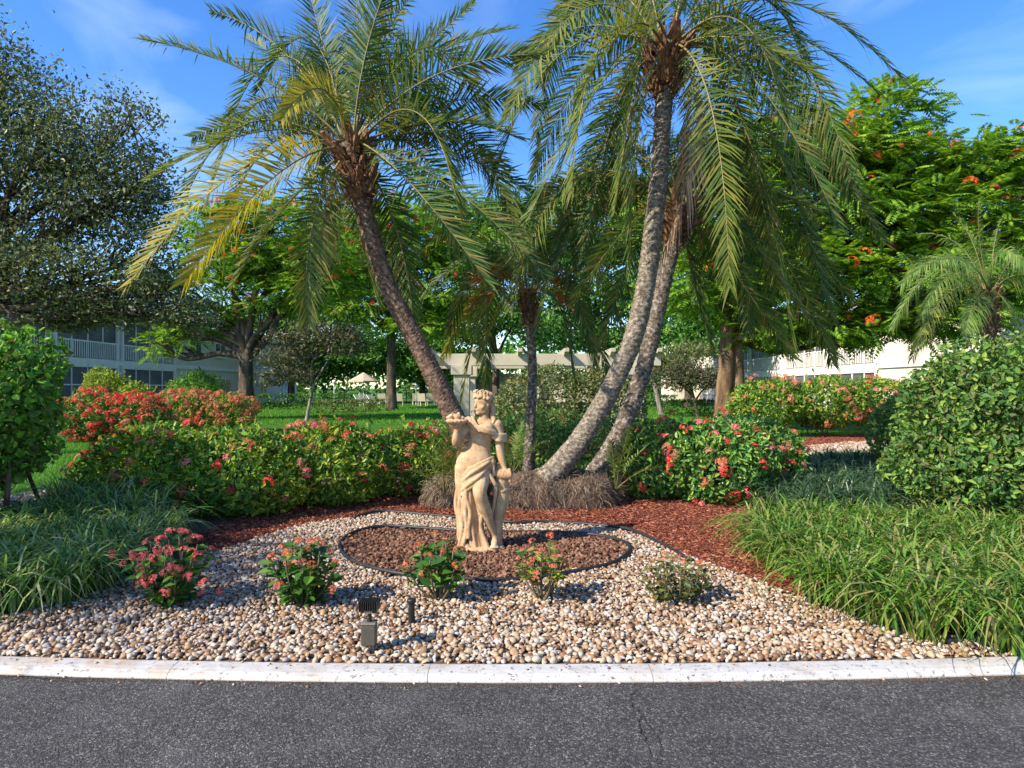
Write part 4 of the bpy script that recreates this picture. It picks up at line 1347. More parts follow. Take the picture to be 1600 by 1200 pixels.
palm('date_palm', 'tallest date palm with pale ringed trunk leaning right behind the statue', PY, None,
     [at(852, 752, 8.25), at(905, 690, 8.25), at(962, 592, 8.25), at(1000, 490, 8.25), at(1024, 330, 8.25), at(1036, 180, 8.25), at(1042, 72, 8.25)], [.15, .122, .115, .112, .110, .100, .115], None, B_F + more(1042, 72, 28, 32, .4), 302, M['palm_bark_pale'], .42, .0205, .032, .12, .10, 86, 'clump of leaning palms', boot=(50, .20, 2.1), vee=.3, sag=.22)
C_F = [(1130, 330, 1265, 500, -.3, -.5), (1105, 285, 1200, 330, .4, .7), (1000, 290, 900, 350, .5, .8), (1000, 335, 895, 470, -.2, -.3), (1115, 370, 1180, 510, .4, .6), (1100, 250, 1180, 225, .5, .9), (1020, 255, 960, 225, .6, 1.0), (1190, 320, 1330, 470, .6, .9), (1160, 285, 1340, 365, -.1, -.2), (950, 315, 830, 410, .8, 1.3), (1000, 370, 940, 540, .7, 1.0), (1125, 395, 1240, 560, 0, 0), (1080, 420, 1115, 555, .3, .4), (925, 280, 800, 345, .2, .3), (1150, 360, 1310, 560, .9, 1.3), (1050, 245, 1040, 180, .9, 1.5)]
palm('date_palm', 'shorter date palm with mottled trunk, right of the tall pale trunk', 8.75, None,
     [at(926, 748, 8.75), at(962, 690, 8.75), at(1002, 590, 8.75), at(1028, 480, 8.75), at(1046, 400, 8.75), at(1066, 322, 8.75)], [.145, .112, .105, .102, .102, .112], None, C_F + more(1066, 322, 30, 33, .4), 303, M['palm_bark_mottled'], .40, .0205, .04, .16, .14, 80, 'clump of leaning palms', boot=(30, .15, 1.5), vee=.3, sag=.22)
D_F = [(765, 400, 700, 520, 0, 0, 'd'), (775, 430, 718, 640, -.5, -.7, 'd'), (900, 395, 980, 540, .1, .1), (885, 430, 930, 570, -.4, -.6), (800, 385, 735, 400, .4, .7), (862, 380, 935, 400, .4, .7), (822, 370, 805, 300, .2, .3), (790, 470, 750, 560, .4, .5, 'y'), (870, 470, 895, 580, .4, .5), (850, 385, 885, 320, .3, .5), (905, 415, 1015, 480, .3, .4), (750, 400, 655, 470, .2, .3), (785, 420, 690, 560, .5, .7, 'y'), (840, 380, 850, 290, -.2, -.3), (740, 360, 650, 400, .5, .8), (910, 360, 1000, 420, .5, .8), (770, 440, 760, 600, .2, .3, 'd'), (880, 450, 960, 600, .6, .8)]
t = palm('young_palm', 'slim young palm with orange seed stalks behind the statue', 10.6, None,
     [gp(826, 755), at(827, 690, 10.5), at(832, 590, 10.6), at(829, 520, 10.6), at(827, 462, 10.6)], [.10, .085, .07, .07, .085], None, D_F, 304, M['palm_bark_mottled'], .32, .022, .03, .12, .08, 70, None, boot=(22, .12, 1.5), vee=.25, sag=.5, rr=.014)
rs = np.random.default_rng(9)
for (px, py) in ((752, 435), (745, 470), (905, 450), (885, 470), (765, 420), (870, 440)):
    c = at(px, py, 10.4); s = at(828, 458, 10.55)
    q = catmull([s, (s+c)/2 + UP*.12, c], 10)
    mb = MB().tube(q, np.linspace(.012, .006, 10), 5)
    n = 70
    d = nrm(nrm(c-s)*.9 + rs.normal(0, .55, (n, 3)) - UP*.35)
    V, F = leaf4(np.repeat(q[6:], 18, 0)[:n] + rs.normal(0, .01, (n, 3)), d, nrm(rs.normal(size=(n, 3))), rs.uniform(.12, .3, n), .014, .1, .15)
    mb.add(V, [F]); mb.build('seed_stalk', M['seed_stalk'], t)
pyg = {'g': M['pygmy_leaf'], 'd': M['palm_dry'], 'y': M['palm_yellow'], 'x': M['palm_dead']}
E_F = [(1480, 400, 1408, 445, 0, 0), (1462, 425, 1395, 512, .3, .4), (1500, 385, 1440, 365, .5, .8), (1555, 375, 1570, 335, .3, .5), (1600, 385, 1650, 390, 0, 0), (1480, 460, 1425, 560, -.4, -.6, 'd'), (1520, 480, 1508, 530, -.8, -1.3), (1600, 430, 1660, 470, -.3, -.5), (1570, 470, 1600, 540, -.7, -1.1), (1490, 430, 1440, 490, -.6, -1.0), (1520, 380, 1490, 335, .2, .4), (1590, 395, 1640, 350, .5, .9), (1470, 415, 1410, 400, -.2, -.3), (1530, 370, 1530, 310, -.3, -.5), (1610, 410, 1690, 430, .5, .8), (1500, 405, 1430, 425, -.9, -1.4), (1560, 395, 1600, 410, -.9, -1.5)]
palm('pygmy_palm', 'fine-leaved pygmy palm above the tall right bush', 13.0, None, [gp(1560, 727), at(1556, 640, 13), at(1550, 540, 13), at(1545, 455, 13)], [.12, .10, .09, .11], None, E_F, 305, M['palm_bark_dark'], .34, .016, .035, .12, .1, 74, None, boot=(20, .13, 1.5), mats=pyg, vee=.2, sag=.6, rr=.014, bare=.1)

# suckers: young palm shoots at the root ball
def sucker(label, base, tips, seed):
    rng = np.random.default_rng(seed)
    t = thing('palm_shoot', label, 'palm shoot', base, 'young shoots at the palm roots')
    for q in tips:
        pt = at(*q)
        pm = (base+pt)/2 + UP*.10*np.linalg.norm(pt-base)
        frond(t, base, pm, pt, M['pygmy_leaf'] if rng.random() < .6 else M['palm_leaf'], rng, 26, .2, .014, .009, .3, .3, .25)


sucker('young palm shoot left of the statue in front of the root ball', at(694, 772, 7.95), [(668, 672, 7.8), (700, 665, 7.7), (722, 690, 7.6), (655, 700, 7.9), (690, 690, 7.4), (640, 735, 7.8), (735, 720, 7.8)], 1)
sucker('young palm shoot at the right end of the root ball', at(962, 765, 8.3), [(1005, 672, 8.2), (985, 665, 8.1), (1020, 690, 8.4), (955, 690, 8.1), (1030, 730, 8.2)], 2)
sucker('wild palm shoot between the statue and the tall palm trunk', at(800, 742, 8.5), [(830, 665, 8.4), (780, 680, 8.3), (850, 690, 8.2), (770, 710, 8.2), (815, 660, 8.8)], 3)

# root ball: matted roots under the palms
def root_ball(label, ells, n, seed, name='root_ball'):
    rng = np.random.default_rng(seed)
    org = np.array([np.mean([e[0][0] for e in ells]), np.mean([e[0][1] for e in ells]), .04])
    t = thing(name, label, 'root ball', org, 'matted root balls under the palms')
    V0, F0 = ico(4)
    mb = MB()
    Ps, Os = [], []
    for c, r in ells:
        c = np.asarray(c, float); r = np.asarray(r, float)
        f = 1 + lump(V0*r*3, 3, .10, seed) + lump(V0*r*3, 9, .05, seed+1)
        sh = np.sign(V0)*np.abs(V0)**.75
        mb.add(c + sh*r*f[:, None], [F0])
        d = sphere_dirs(n, rng); d[:, 1] = -np.abs(d[:, 1])
        Ps.append(c + np.sign(d)*np.abs(d)**.75*r*1.03); Os.append(d)
    mb.build('root_mass', M['soil'], t, smooth=True)
    P = np.concatenate(Ps); O = np.concatenate(Os); m = len(P)
    k = 5; u = np.linspace(0, 1, k)
    L = rng.uniform(.06, .2, m)
    dirn = nrm(O*.25 + rng.normal(0, .5, (m, 3)) - UP*1.1)
    Q = P[:, None] + dirn[:, None]*(L[:, None]*u)[..., None] + rng.normal(0, .010, (m, k, 3)) + O[:, None]*(.045*np.sin(u*3.1))[None, :, None]
    Q[..., 2] = np.maximum(Q[..., 2], .045)
    side = nrm(np.cross(dirn, O + rng.normal(0, .3, (m, 3))))
    w = rng.uniform(.0015, .0036, m)[:, None]*np.linspace(1, .4, k)[None]
    V = np.empty((m, k, 2, 3)); V[:, :, 0] = Q - side[:, None]*w[..., None]; V[:, :, 1] = Q + side[:, None]*w[..., None]
    mk('roots', V.reshape(-1, 3), [prims(2*k, [[2*i, 2*i+1, 2*i+3, 2*i+2] for i in range(k-1)], m)], M['root'], t, kind='stuff')


M['root'] = island_mat('root', [(.1, (.06,.042,.028)), (.5, (.16,.115,.075)), (.9, (.32,.245,.165))], .85)
root_ball('wide matted root ball under the two pale palm trunks', [((.28, 8.4, .17), (.40, .38, .29)), ((.78, 8.45, .18), (.44, .38, .29)), ((1.08, 8.6, .13), (.26, .32, .24))], 1900, 11)
root_ball('smaller mound of roots left of the statue under the dark trunk', [((-.66, 8.5, .17), (.36, .36, .29)), ((-.88, 8.5, .12), (.18, .26, .26))], 1500, 12)

# fallen leaves on the pebbles
n = 380
poly = GR_POLY
X = rg.uniform(-3.4, 2.8, 1200); Y = rg.uniform(3.6, 7.0, 1200)
k = in_poly(X, Y, poly); X, Y = X[k][:n], Y[k][:n]; n = len(X)
a = rg.uniform(0, 6.28, n)
V, F = leaf6(np.stack([X, Y, np.full(n, ZB + .024)], -1), np.stack([np.cos(a), np.sin(a), rg.normal(0, .2, n)], -1), UP + rg.normal(0, .3, (n, 3)), rg.uniform(.02, .05, n), rg.uniform(.012, .024, n), .3, .1)
mk('fallen_leaves', V, [F], M['dry_leaf'], kind='stuff', label='dry brown leaves scattered over the pebbles', cat='leaves')

# shade tree standing left of the view; its shade dapples the left of the bed
tree('shade_tree', 'broad shade tree outside the left edge of the picture', (-8.9, 5.1, .0), (-8.8, 4.7, 3.1), .2,
     [((-8.3, 1.2, 5.0), (1.0, .8, .6)), ((-8.3, 2.2, 5.3), (.9, .7, .6)), ((-11.2, 3.6, 5.0), (1.1, 1.1, .7)), ((-11.8, 5.8, 4.6), (1.2, 1.2, .7)), ((-8.5, 1.9, 4.6), (.8, .7, .5))],
     'four', 7000, .12, M['oak_leaf'], M['bark'], 68, subs=24, spread=.32, W=.5)

# wood closing the view beyond the pool and the buildings
rng = np.random.default_rng(77)
n = 26000
x = rng.uniform(-75, 75, n)
top = 8.5 + 2.2*np.sin(x*.21) + 1.6*np.sin(x*.53 + 1) + 1.0*np.sin(x*1.3)
z = top*rng.uniform(0, 1, n)**.8
P = np.stack([x, 92 + np.abs(rng.normal(0, 2.5, n)) + z*.15, z], -1)
V, F = leafy(P, np.tile(np.array([[0, -1., .3]]), (n, 1)), .85, .5, rng, .5, False, .7)
mk('far_wood', V, [F], M['far_leaf'], kind='stuff', label='distant belt of green trees closing the view behind the pool', cat='trees')
# ------------------------------------------------------------------ statue
def stone_mat():
    m, nt, b, out = mat_new('statue_stone')
    f = noise(nt, 5.5, 7, .65)
    c = ramp(nt, f, [(.28, (.34,.20,.095)), (.5, (.46,.295,.155)), (.72, (.54,.39,.235))])
    pale = ramp(nt, noise(nt, 11, 6, .7), [(.52, (0,0,0)), (.70, (.75,.75,.75))])
    c = mixc(nt, pale, c, (.56,.44,.30))
    grime = ramp(nt, noise(nt, 24, 6, .75), [(.54, (0,0,0)), (.70, (.75,.75,.75))])
    c = mixc(nt, grime, c, (.22,.115,.055))
    nt.links.new(c, b.inputs['Base Color'])
    b.inputs['Roughness'].default_value = .85; b.inputs['Specular IOR Level'].default_value = .2
    bump(nt, b, noise(nt, 55, 7, .8), .55, .008)
    return m


M['stone'] = stone_mat()
ST = gp(752, 857, ZB)
SC = 1.44/1035


def sp(zx, d, zy):
    return np.array([ST[0] + (zx - 405)*SC*1.03, ST[1] + d*SC, ZB + (1150 - zy)*SC])


class Clay(MB):
    def limb(self, pts, n=14, m=None, squash=None):
        P = np.array([sp(*q[:3]) for q in pts]); r = np.array([q[3] for q in pts])*SC
        k = m or (len(pts)-1)*6 + 1
        Q = catmull(P, k)
        rr_ = catmull(np.stack([r, r*0, r*0], -1), k)[:, 0]
        # rounded ends
        t0 = nrm(Q[0]-Q[1])*rr_[0]; t1 = nrm(Q[-1]-Q[-2])*rr_[-1]
        Q = np.vstack([Q[0]+t0*.92, Q[0]+t0*.6, Q, Q[-1]+t1*.6, Q[-1]+t1*.92])
        rr_ = np.concatenate([[rr_[0]*.35, rr_[0]*.8], rr_, [rr_[-1]*.8, rr_[-1]*.35]])
        self.tube(Q, rr_, n, True, squash)
        return self

    def blob(self, zx, d, zy, rx, ry, rz, rot=None):
        return self.ell(sp(zx, d, zy), np.array([rx, ry, rz])*SC, 3, rot)

    def sections(self, secs, n=28, yaw=0.0):
        pts = np.array([sp(s[0], s[1], s[4]) for s in secs])
        k = len(secs)*5
        C = catmull(pts, k); hw = catmull(np.array([[s[2], s[3], 0] for s in secs], float), k)*SC
        a = np.arange(n)*2*math.pi/n
        ca, sa = np.sign(np.cos(a))*np.abs(np.cos(a))**.85, np.sign(np.sin(a))*np.abs(np.sin(a))**.85
        V = np.zeros((k, n, 3))
        X = hw[:, 0:1]*ca; Y = hw[:, 1:2]*sa
        V[..., 0] = C[:, None, 0] + X*math.cos(yaw) - Y*math.sin(yaw)
        V[..., 1] = C[:, None, 1] + X*math.sin(yaw) + Y*math.cos(yaw)
        V[..., 2] = C[:, None, 2]
        i = np.arange(k-1)[:, None]*n; j = np.arange(n)[None]; j2 = (j+1) % n
        F = np.stack([i+j, i+n+j, i+n+j2, i+j2], -1).reshape(-1, 4)
        V = np.vstack([V.reshape(-1, 3), C[0], C[-1]])
        jj = np.arange(n); j2 = (jj+1) % n
        caps = np.vstack([np.stack([jj, j2, np.full(n, k*n)], -1), np.stack([(k-1)*n+j2, (k-1)*n+jj, np.full(n, k*n+1)], -1)])
        self.add(V, [F, caps])
        return self


def sculpt(name, mb, parent, voxel, smooth_it, mat):
    """fuse the clay shapes into one continuous surface"""
    V, F = mb.data()
    me = mesh_data(name+'_clay', V - ORG[parent.name], F)
    o = bpy.data.objects.new(name+'_clay', me); COL.objects.link(o)
    bm = bmesh.new(); bm.from_mesh(me); bmesh.ops.recalc_face_normals(bm, faces=bm.faces[:]); bm.to_mesh(me); bm.free()
    r = o.modifiers.new('r', 'REMESH'); r.mode = 'VOXEL'; r.voxel_size = voxel; r.use_smooth_shade = True
    s = o.modifiers.new('s', 'SMOOTH'); s.factor = .5; s.iterations = smooth_it
    dg = bpy.context.evaluated_depsgraph_get()
    me2 = bpy.data.meshes.new_from_object(o.evaluated_get(dg))
    me2.name = name
    me2.materials.clear(); me2.materials.append(mat)
    bpy.data.objects.remove(o); bpy.data.meshes.remove(me)
    ob = link(name, me2, parent); ORG[ob.name] = ORG[parent.name]
    return ob


statue = thing('statue', 'sandstone coloured statue of a draped woman holding up a shell dish', 'statue', (ST[0], ST[1], ZB))
c = Clay()
c.sections([(424, 4, 40, 32, 300), (422, 4, 82, 44, 322), (420, 2, 92, 52, 350), (414, 0, 84, 54, 395), (402, 0, 74, 50, 440), (390, 2, 76, 48, 480), (372, 4, 96, 56, 520), (362, 6, 118, 66, 570), (360, 8, 122, 70, 630), (352, 8, 112, 66, 690), (340, 8, 92, 58, 730)])
c.limb([(428, 8, 235, 30), (425, 6, 275, 31), (424, 4, 320, 40)])
c.blob(372, -34, 372, 34, 28, 34); c.blob(452, -38, 358, 36, 30, 36)
c.blob(322, 2, 330, 40, 38, 36); c.blob(506, 4, 340, 36, 36, 36)
# head turned to the left and slightly down
hx, hd, hy = 420, 2, 196
ux, uy = -.80, -.60
vx, vy = -uy, ux
c.blob(hx, hd, hy-12, 54, 56, 56)
c.blob(hx + ux*14, hd + uy*14, hy + 18, 42, 42, 62)
def face(f, s, zy):
    return hx + ux*f + vx*s, hd + uy*f + vy*s, zy
def fl(pts, n=8):
    c.limb([(*face(f, s, zy), r) for f, s, zy, r in pts], n)
fl([(50, 0, 186, 9), (58, 0, 200, 8), (67, 0, 215, 9), (58, 0, 221, 10)])                     # nose
fl([(50, 0, 180, 11), (50, -14, 178, 9), (42, -30, 183, 8)]); fl([(50, 0, 180, 11), (50, 14, 178, 9), (42, 30, 183, 8)])   # brows
c.blob(*face(44, -17, 195), 10, 10, 7); c.blob(*face(44, 17, 195), 10, 10, 7)                  # eyes
fl([(50, -11, 237, 6), (56, 0, 236, 7), (50, 11, 237, 6)]); fl([(48, -9, 244, 6), (54, 0, 245, 7), (48, 9, 244, 6)])   # lips
c.blob(*face(40, 0, 262), 18, 18, 14)                                                          # chin
fl([(34, 8, 260, 10), (12, 30, 250, 11), (-4, 38, 222, 10)], 8); fl([(34, -8, 260, 10), (12, -30, 250, 11)], 8)
c.blob(*face(28, 28, 222), 18, 18, 18); c.blob(*face(28, -28, 222), 18, 18, 18)                # cheeks
c.blob(*face(0, 48, 206), 9, 9, 16)                                                            # ear
# right arm (viewer's right), hand resting on the stump
c.limb([(506, 4, 345, 36), (518, 2, 400, 33), (520, 2, 470, 29), (524, 0, 510, 27), (536, -8, 565, 25), (550, -18, 612, 17), (556, -24, 630, 17)])
c.blob(564, -30, 640, 22, 16, 18)
for k in range(4):
    c.limb([(556+k*9, -38, 640-k*2, 7.5), (568+k*8, -46, 652-k, 7), (572+k*7, -48, 672-k*2, 6), (572+k*6, -44, 686-k*4, 5)], 8)
c.limb([(552, -34, 632, 8), (545, -48, 645, 7), (546, -54, 660, 6)], 8)
# left arm raised with the dish
c.limb([(322, 2, 330, 38), (290, -8, 385, 34), (258, -24, 438, 31), (250, -40, 452, 29), (252, -62, 425, 29), (256, -78, 385, 22), (256, -86, 360, 17)])
c.blob(254, -92, 345, 26, 22, 17)
for k, (dx, dd) in enumerate(((-26, -12), (-12, -24), (6, -27), (22, -22))):
    c.limb([(254+dx*.6, -95+dd*.5, 346, 8.5), (254+dx*1.2, -95+dd*1.1, 338, 7.5), (254+dx*1.7, -95+dd*1.4, 322, 6.5), (254+dx*1.8, -95+dd*1.5, 308, 5.5)], 8)
c.limb([(276, -88, 350, 9), (296, -96, 338, 8), (304, -100, 322, 6)], 8)
# standing leg, bent leg, feet with toes
c.limb([(302, 10, 620, 70), (292, 12, 720, 58), (300, 16, 830, 46), (318, 20, 940, 40), (330, 14, 1040, 28), (330, 4, 1085, 26)])
c.limb([(330, 0, 1100, 24), (324, -40, 1112, 22), (318, -72, 1118, 16)])
for k in range(5):
    c.limb([(300+k*9, -76+abs(k-3)*3, 1120, 7), (298+k*9.5, -94+abs(k-3)*4, 1124, 6)], 8)
c.limb([(412, -8, 640, 72), (404, -66, 715, 54), (400, -104, 765, 45), (414, -90, 830, 43), (434, -68, 890, 42), (458, -44, 970, 32), (482, -22, 1045, 23), (488, -20, 1075, 25)])
c.limb([(488, -16, 1088, 26), (490, -50, 1104, 25), (490, -82, 1116, 17)])
for k in range(5):
    c.limb([(470+k*10, -86+abs(k-1)*3, 1118, 8), (469+k*10.5, -106+abs(k-1)*4, 1123, 6.5)], 8)
fig = sculpt('figure', c, statue, .0066, 1, M['stone'])
# hair: curls gathered round the head, a lock down the neck
h = Clay()
rs = np.random.default_rng(21)
n = 0
while n < 95:
    d = nrm(rs.normal(size=3))
    fr = d[0]*ux + d[1]*uy
    if d[2] < -.15 + (.55 if fr > .25 else 0) or (fr > .55 and d[2] < .35): continue
    r = rs.uniform(8, 17)
    h.ell(sp(hx + d[0]*58, hd + d[1]*60, hy - 16 - d[2]*60), np.array([r, r, r*.85])*SC, 2)
    n += 1
for k in range(13):
    a = -2.0 + k*.34
    f_, s_ = math.cos(a)*58, math.sin(a)*58
    r_ = rs.uniform(9, 15); zz = 160 + rs.normal(0, 5) + (10 if abs(a) > 1.2 else -4)
    h.blob(*face(f_, s_, zz), r_, r_, r_)
    h.blob(*face(f_*.96, s_*.96, zz - 17), r_*.8, r_*.8, r_*.7)
    h.limb([(*face(f_*1.0, s_*1.0, zz - 26), 7), (*face(f_*1.1, s_*1.02, zz - 32), 6), (*face(f_*.8, s_*.94, zz - 40), 6)], 8)
h.limb([(468, 26, 215, 20), (480, 22, 250, 19), (474, 4, 282, 16), (486, -10, 305, 15), (478, -26, 328, 10)])
h.limb([(452, 42, 215, 24), (456, 44, 262, 22), (448, 44, 300, 18)])
h.blob(462, 46, 205, 28, 26, 30)
sculpt('hair', h, statue, .0042, 1, M['stone'])
# drapery: sash over the shoulder, cloth round the hips, long folds to the ground
d = Clay()
d.limb([(348, 26, 306, 13), (352, -14, 290, 12), (368, -52, 326, 12), (410, -74, 372, 12), (474, -66, 390, 12), (524, -36, 402, 13)], 10)
d.limb([(318, 20, 305, 17), (328, -20, 300, 16), (350, -56, 334, 16), (398, -74, 376, 12)], 10)
d.limb([(302, 10, 312, 18), (306, -26, 305, 16), (334, -54, 338, 12), (380, -70, 372, 9)], 10)
d.limb([(410, -66, 350, 20), (450, -72, 368, 20), (490, -56, 384, 16)], 10)
for k in range(4):
    a = k*14
    d.limb([(484, -26-k*2, 396+a*.55, 13), (520, -42, 402+a*.9, 14), (560, -6, 408+a*.8, 13), (528, 34, 410+a*.7, 13), (490, 24, 404+a*.5, 12)], 10)
for k in range(5):
    a = k*29; o_ = -9 if k % 2 else 3
    d.limb([(478-k*1, -34, 550+k*14, 10), (448-k*3, -68+o_, 562+k*20, 11.5), (398-k*2, -88-k*2+o_, 586+k*28, 13), (340, -86-k*2+o_, 622+a, 14), (300-k*1.5, -62-k+o_, 664+a, 13), (284, -16, 690+a, 12)], 10)
d.sections([(385, -12, 84, 62, 600), (372, -14, 92, 62, 650), (352, -14, 84, 56, 700), (340, -12, 72, 48, 760)])
d.blob(474, -38, 585, 24, 26, 34)
d.limb([(476, -44, 580, 14), (484, -52, 620, 13), (488, -48, 660, 12)], 10)
for k in range(4):
    d.limb([(440+k*7, -66, 640+k*6, 12), (478+k*5, -62, 690+k*8, 13), (496+k*2, -46, 745, 13), (494-k*3, -34, 820+k*14, 11), (480-k*4, -20, 880+k*25, 9)], 10)
for k, (x0, x1, x2, y1) in enumerate([(300, 290, 268, 1122), (310, 316, 292, 1126), (322, 334, 330, 1060), (334, 350, 372, 1126), (345, 366, 396, 1128), (356, 382, 418, 1128), (366, 398, 436, 1128), (312, 324, 352, 1126), (376, 408, 450, 1124)]):
    dep = -58 - 16*math.sin(k*.9)
    w = 8*math.sin(k*2.3)
    d.limb([(x0, dep-10, 690+6*k, 12), (x0+w, dep-14, 790, 12), (x1-w, dep-10, 900, 12.5), (x1+w*.5, dep-2, 1000, 13), (x2, dep-6, y1, 14)], 10)
d.limb([(262, 24, 700, 12), (250, 26, 790, 17), (244, 24, 870, 18), (262, 10, 960, 18), (264, 0, 1085, 16)], 10)
d.limb([(276, -16, 740, 10), (268, -8, 850, 16), (280, -22, 960, 18), (284, -28, 1098, 16)], 10)
d.limb([(300, -60, 745, 10), (306, -74, 800, 16), (310, -70, 835, 17)], 10)
d.sections([(335, 8, 70, 46, 740), (338, 8, 68, 48, 860), (346, 6, 76, 48, 980), (350, 4, 84, 50, 1115)])
sculpt('drapery', d, statue, .0064, 1, M['stone'])
# stump with a short branch, plinth, dish
s = Clay()
s.limb([(526, 18, 630, 46), (530, 16, 690, 54), (532, 12, 745, 52), (538, 8, 800, 46), (526, 10, 880, 46), (508, 12, 970, 40), (500, 10, 1060, 40), (494, 10, 1120, 48)])
s.limb([(510, -16, 655, 36), (556, -26, 664, 32), (584, -30, 668, 26)])
s.limb([(584, -30, 632, 13), (592, -32, 668, 14), (588, -30, 704, 13)], 10)
s.limb([(486, 4, 762, 14), (540, -32, 768, 14), (580, 4, 760, 14)], 10)
sculpt('stump', s, statue, .006, 2, M['stone'])
pl = Clay()
pl.sections([(415, -20, 140, 96, 1156), (415, -20, 143, 99, 1140), (414, -20, 136, 93, 1126), (414, -20, 128, 86, 1122)])
sculpt('plinth', pl, statue, .007, 1, M['stone'])
b = Clay()
V0, F0 = ico(4)
rim = np.arctan2(V0[:, 1], V0[:, 0])
sc = 1 + .055*np.cos(rim*16)
W = V0.copy(); W[:, :2] *= sc[:, None]*70; W[:, 2] = np.where(V0[:, 2] > 0, V0[:, 2]*6, V0[:, 2]*32)
b.add(np.array([ST[0], ST[1], ZB]) + (W + [252-405, -96, 1150-306])*SC, [F0])
for (x, y_, z, rx, ry, rz) in ((214, -96, 288, 26, 18, 13), (262, -104, 282, 24, 20, 17), (240, -84, 278, 18, 20, 16), (290, -94, 290, 18, 18, 12), (268, -84, 268, 12, 12, 16), (222, -108, 278, 16, 12, 9)):
    b.blob(x, y_, z, rx, ry, rz)
b.limb([(200, -96, 290, 8), (214, -98, 276, 8), (226, -98, 266, 6)], 8)
sculpt('shell_dish', b, statue, .005, 1, M['stone'])

# ------------------------------------------------------------------ garden flood light and pipe
M['bronze'] = plain('bronze', (.045,.038,.03), .5, .5, .3, 30)
M['box_metal'] = plain('box_metal', (.095,.083,.062), .55, .25, .18, 12)
M['galv'] = plain('galv', (.20,.18,.15), .6, .3, .3, 25)
M['black_pipe'] = plain('black_pipe', (.015,.015,.014), .5, 0, .3, 20)
M['plate'] = plain('plate', (.42,.36,.26), .5, .2, .1, 40)
LP = gp(577, 1018, ZB)
fx = thing('flood_light', 'bronze garden flood light on a grey junction box near the kerb', 'garden light', LP)
s_ = LP[1]/F_PX
def lx(px, dz, dy=0.0):
    return np.array([LP[0] + (px-577)*s_, LP[1] + dy, LP[2] + dz*s_])
MB().box(tuple(lx(566, 12, -.035)), tuple(lx(588, 45, .035)), .004).build('junction_box', M['box_metal'], fx)
MB().box(tuple(lx(565.5, 44.6, -.038)), tuple(lx(588.5, 47, .038)), .002).build('box_lid', M['galv'], fx)
for px in (573, 582):
    MB().tube([lx(px, -8), lx(px, 12.6)], [.0115, .0115], 12).build('conduit', M['galv'], fx, smooth=False)
MB().tube([lx(577, 46.5), lx(577, 52), lx(578, 53), lx(578, 64)], [.014, .014, .009, .011], 12).build('knuckle', M['bronze'], fx)
hb = MB()
bm = bmesh.new(); bmesh.ops.create_cube(bm, size=1)
for v in bm.verts:
    top = v.co.z > 0
    w = 16.5 if top else 12.5
    v.co = Vector(lx(577 + (w if v.co.x > 0 else -w), 80 if top else 62, 0)) + Vector((0, (.05 if v.co.y > 0 else (-.035 if top else -.03)), 0))
bmesh.ops.bevel(bm, geom=bm.edges[:], offset=.006, segments=2, affect='EDGES')
hb.from_bm(bm)
head = hb.build('lamp_head', M['bronze'], fx)
for k in range(9):
    px = 563.5 + k*3.4
    MB().box(tuple(lx(px, 66, -.052)), tuple(lx(px+1.2, 81.5, .045)), .0012).build('cooling_fin', M['galv'] if k % 9 == 99 else M['bronze'], head)
MB().box(tuple(lx(570.5, 62.8, -.0385)), tuple(lx(584, 67, -.030))).build('rating_plate', M['plate'], head)
MB().box(tuple(lx(564, 63, .05)), tuple(lx(590, 79, .055))).build('lens', M['galv'], head)
BP = gp(643, 973, ZB)
bo = thing('pipe_post', 'short black capped pipe standing in the pebbles right of the flood light', 'pipe', BP)
k = BP[1]/F_PX
MB().tube([BP - UP*.03, BP + UP*k*33], [k*5.2, k*5.2], 20).build('pipe', M['black_pipe'], bo)
MB().tube([BP + UP*k*31, BP + UP*k*32, BP + UP*k*36, BP + UP*k*37.5], [k*6.2, k*7.2, k*7.2, k*6.2], 20).build('cap', M['black_pipe'], bo)

# ------------------------------------------------------------------ pergola
M['pergola'] = plain('pergola', (.42,.375,.27), .75, 0, .08, 3, .15)
PGY = 19.0
pg = thing('pergola', 'cream pergola with heavy beams behind the clipped bush', 'pergola', (.9, PGY, 0))
def pbox(name, x0, x1, y0, y1, z0, z1, par=None):
    return MB().box((x0, y0, z0), (x1, y1, z1), .012).build(name, M['pergola'], par or pg)
zc0, zc1, zt = 1.86, 2.12, 2.46
for px in (722, 992):
    x = (px-800)/F_PX*PGY
    for y in (PGY, PGY+3.0):
        pbox('column', x-.22, x+.22, y-.22, y+.22, 0, zc0)
        pbox('capital', x-.29, x+.29, y-.29, y+.29, zc0, zc1 - .003)
x0, x1 = (664-800)/F_PX*PGY, (1032-800)/F_PX*PGY
for y in (PGY, PGY+3.0):
    pbox('header_beam', x0, x1, y-.10, y+.10, zc1, zt)
for k in range(6):
    x = x0 + .12 + k*(x1-x0-.24)/5
    mb = MB()
    a, b2 = PGY-.5, PGY+3.5
    z0, z1 = zt - .06, zt + .14
    Vs = []
    for xx in (x-.06, x+.06):
        Vs += [(xx, a, z0+.10), (xx, a, z1), (xx, b2, z1), (xx, b2, z0+.10), (xx, b2-.3, z0), (xx, a+.3, z0)]
    F6 = [[0, 1, 2, 3, 4, 5], [11, 10, 9, 8, 7, 6]]
    F4 = [[i, 6+i, 6+(i+1) % 6, (i+1) % 6] for i in range(6)]
    mb.add(Vs, [F6, F4]); mb.build('rafter', M['pergola'], pg)
pw = thing('pergola_post', 'slim white post below the right end of the pergola', 'post', at(1003, 606, 17.2)*[1, 1, 0])
q = ORG[pw.name]
M['white'] = plain('white', (.82,.77,.68), .6, 0, .05, 3)
MB().box((q[0]-.035, q[1]-.035, 0), (q[0]+.035, q[1]+.035, 1.75), .006).build('shaft', M['white'], pw)
MB().box((q[0]-.06, q[1]-.06, 1.75), (q[0]+.06, q[1]+.06, 1.80), .006).build('cap', M['white'], pw)

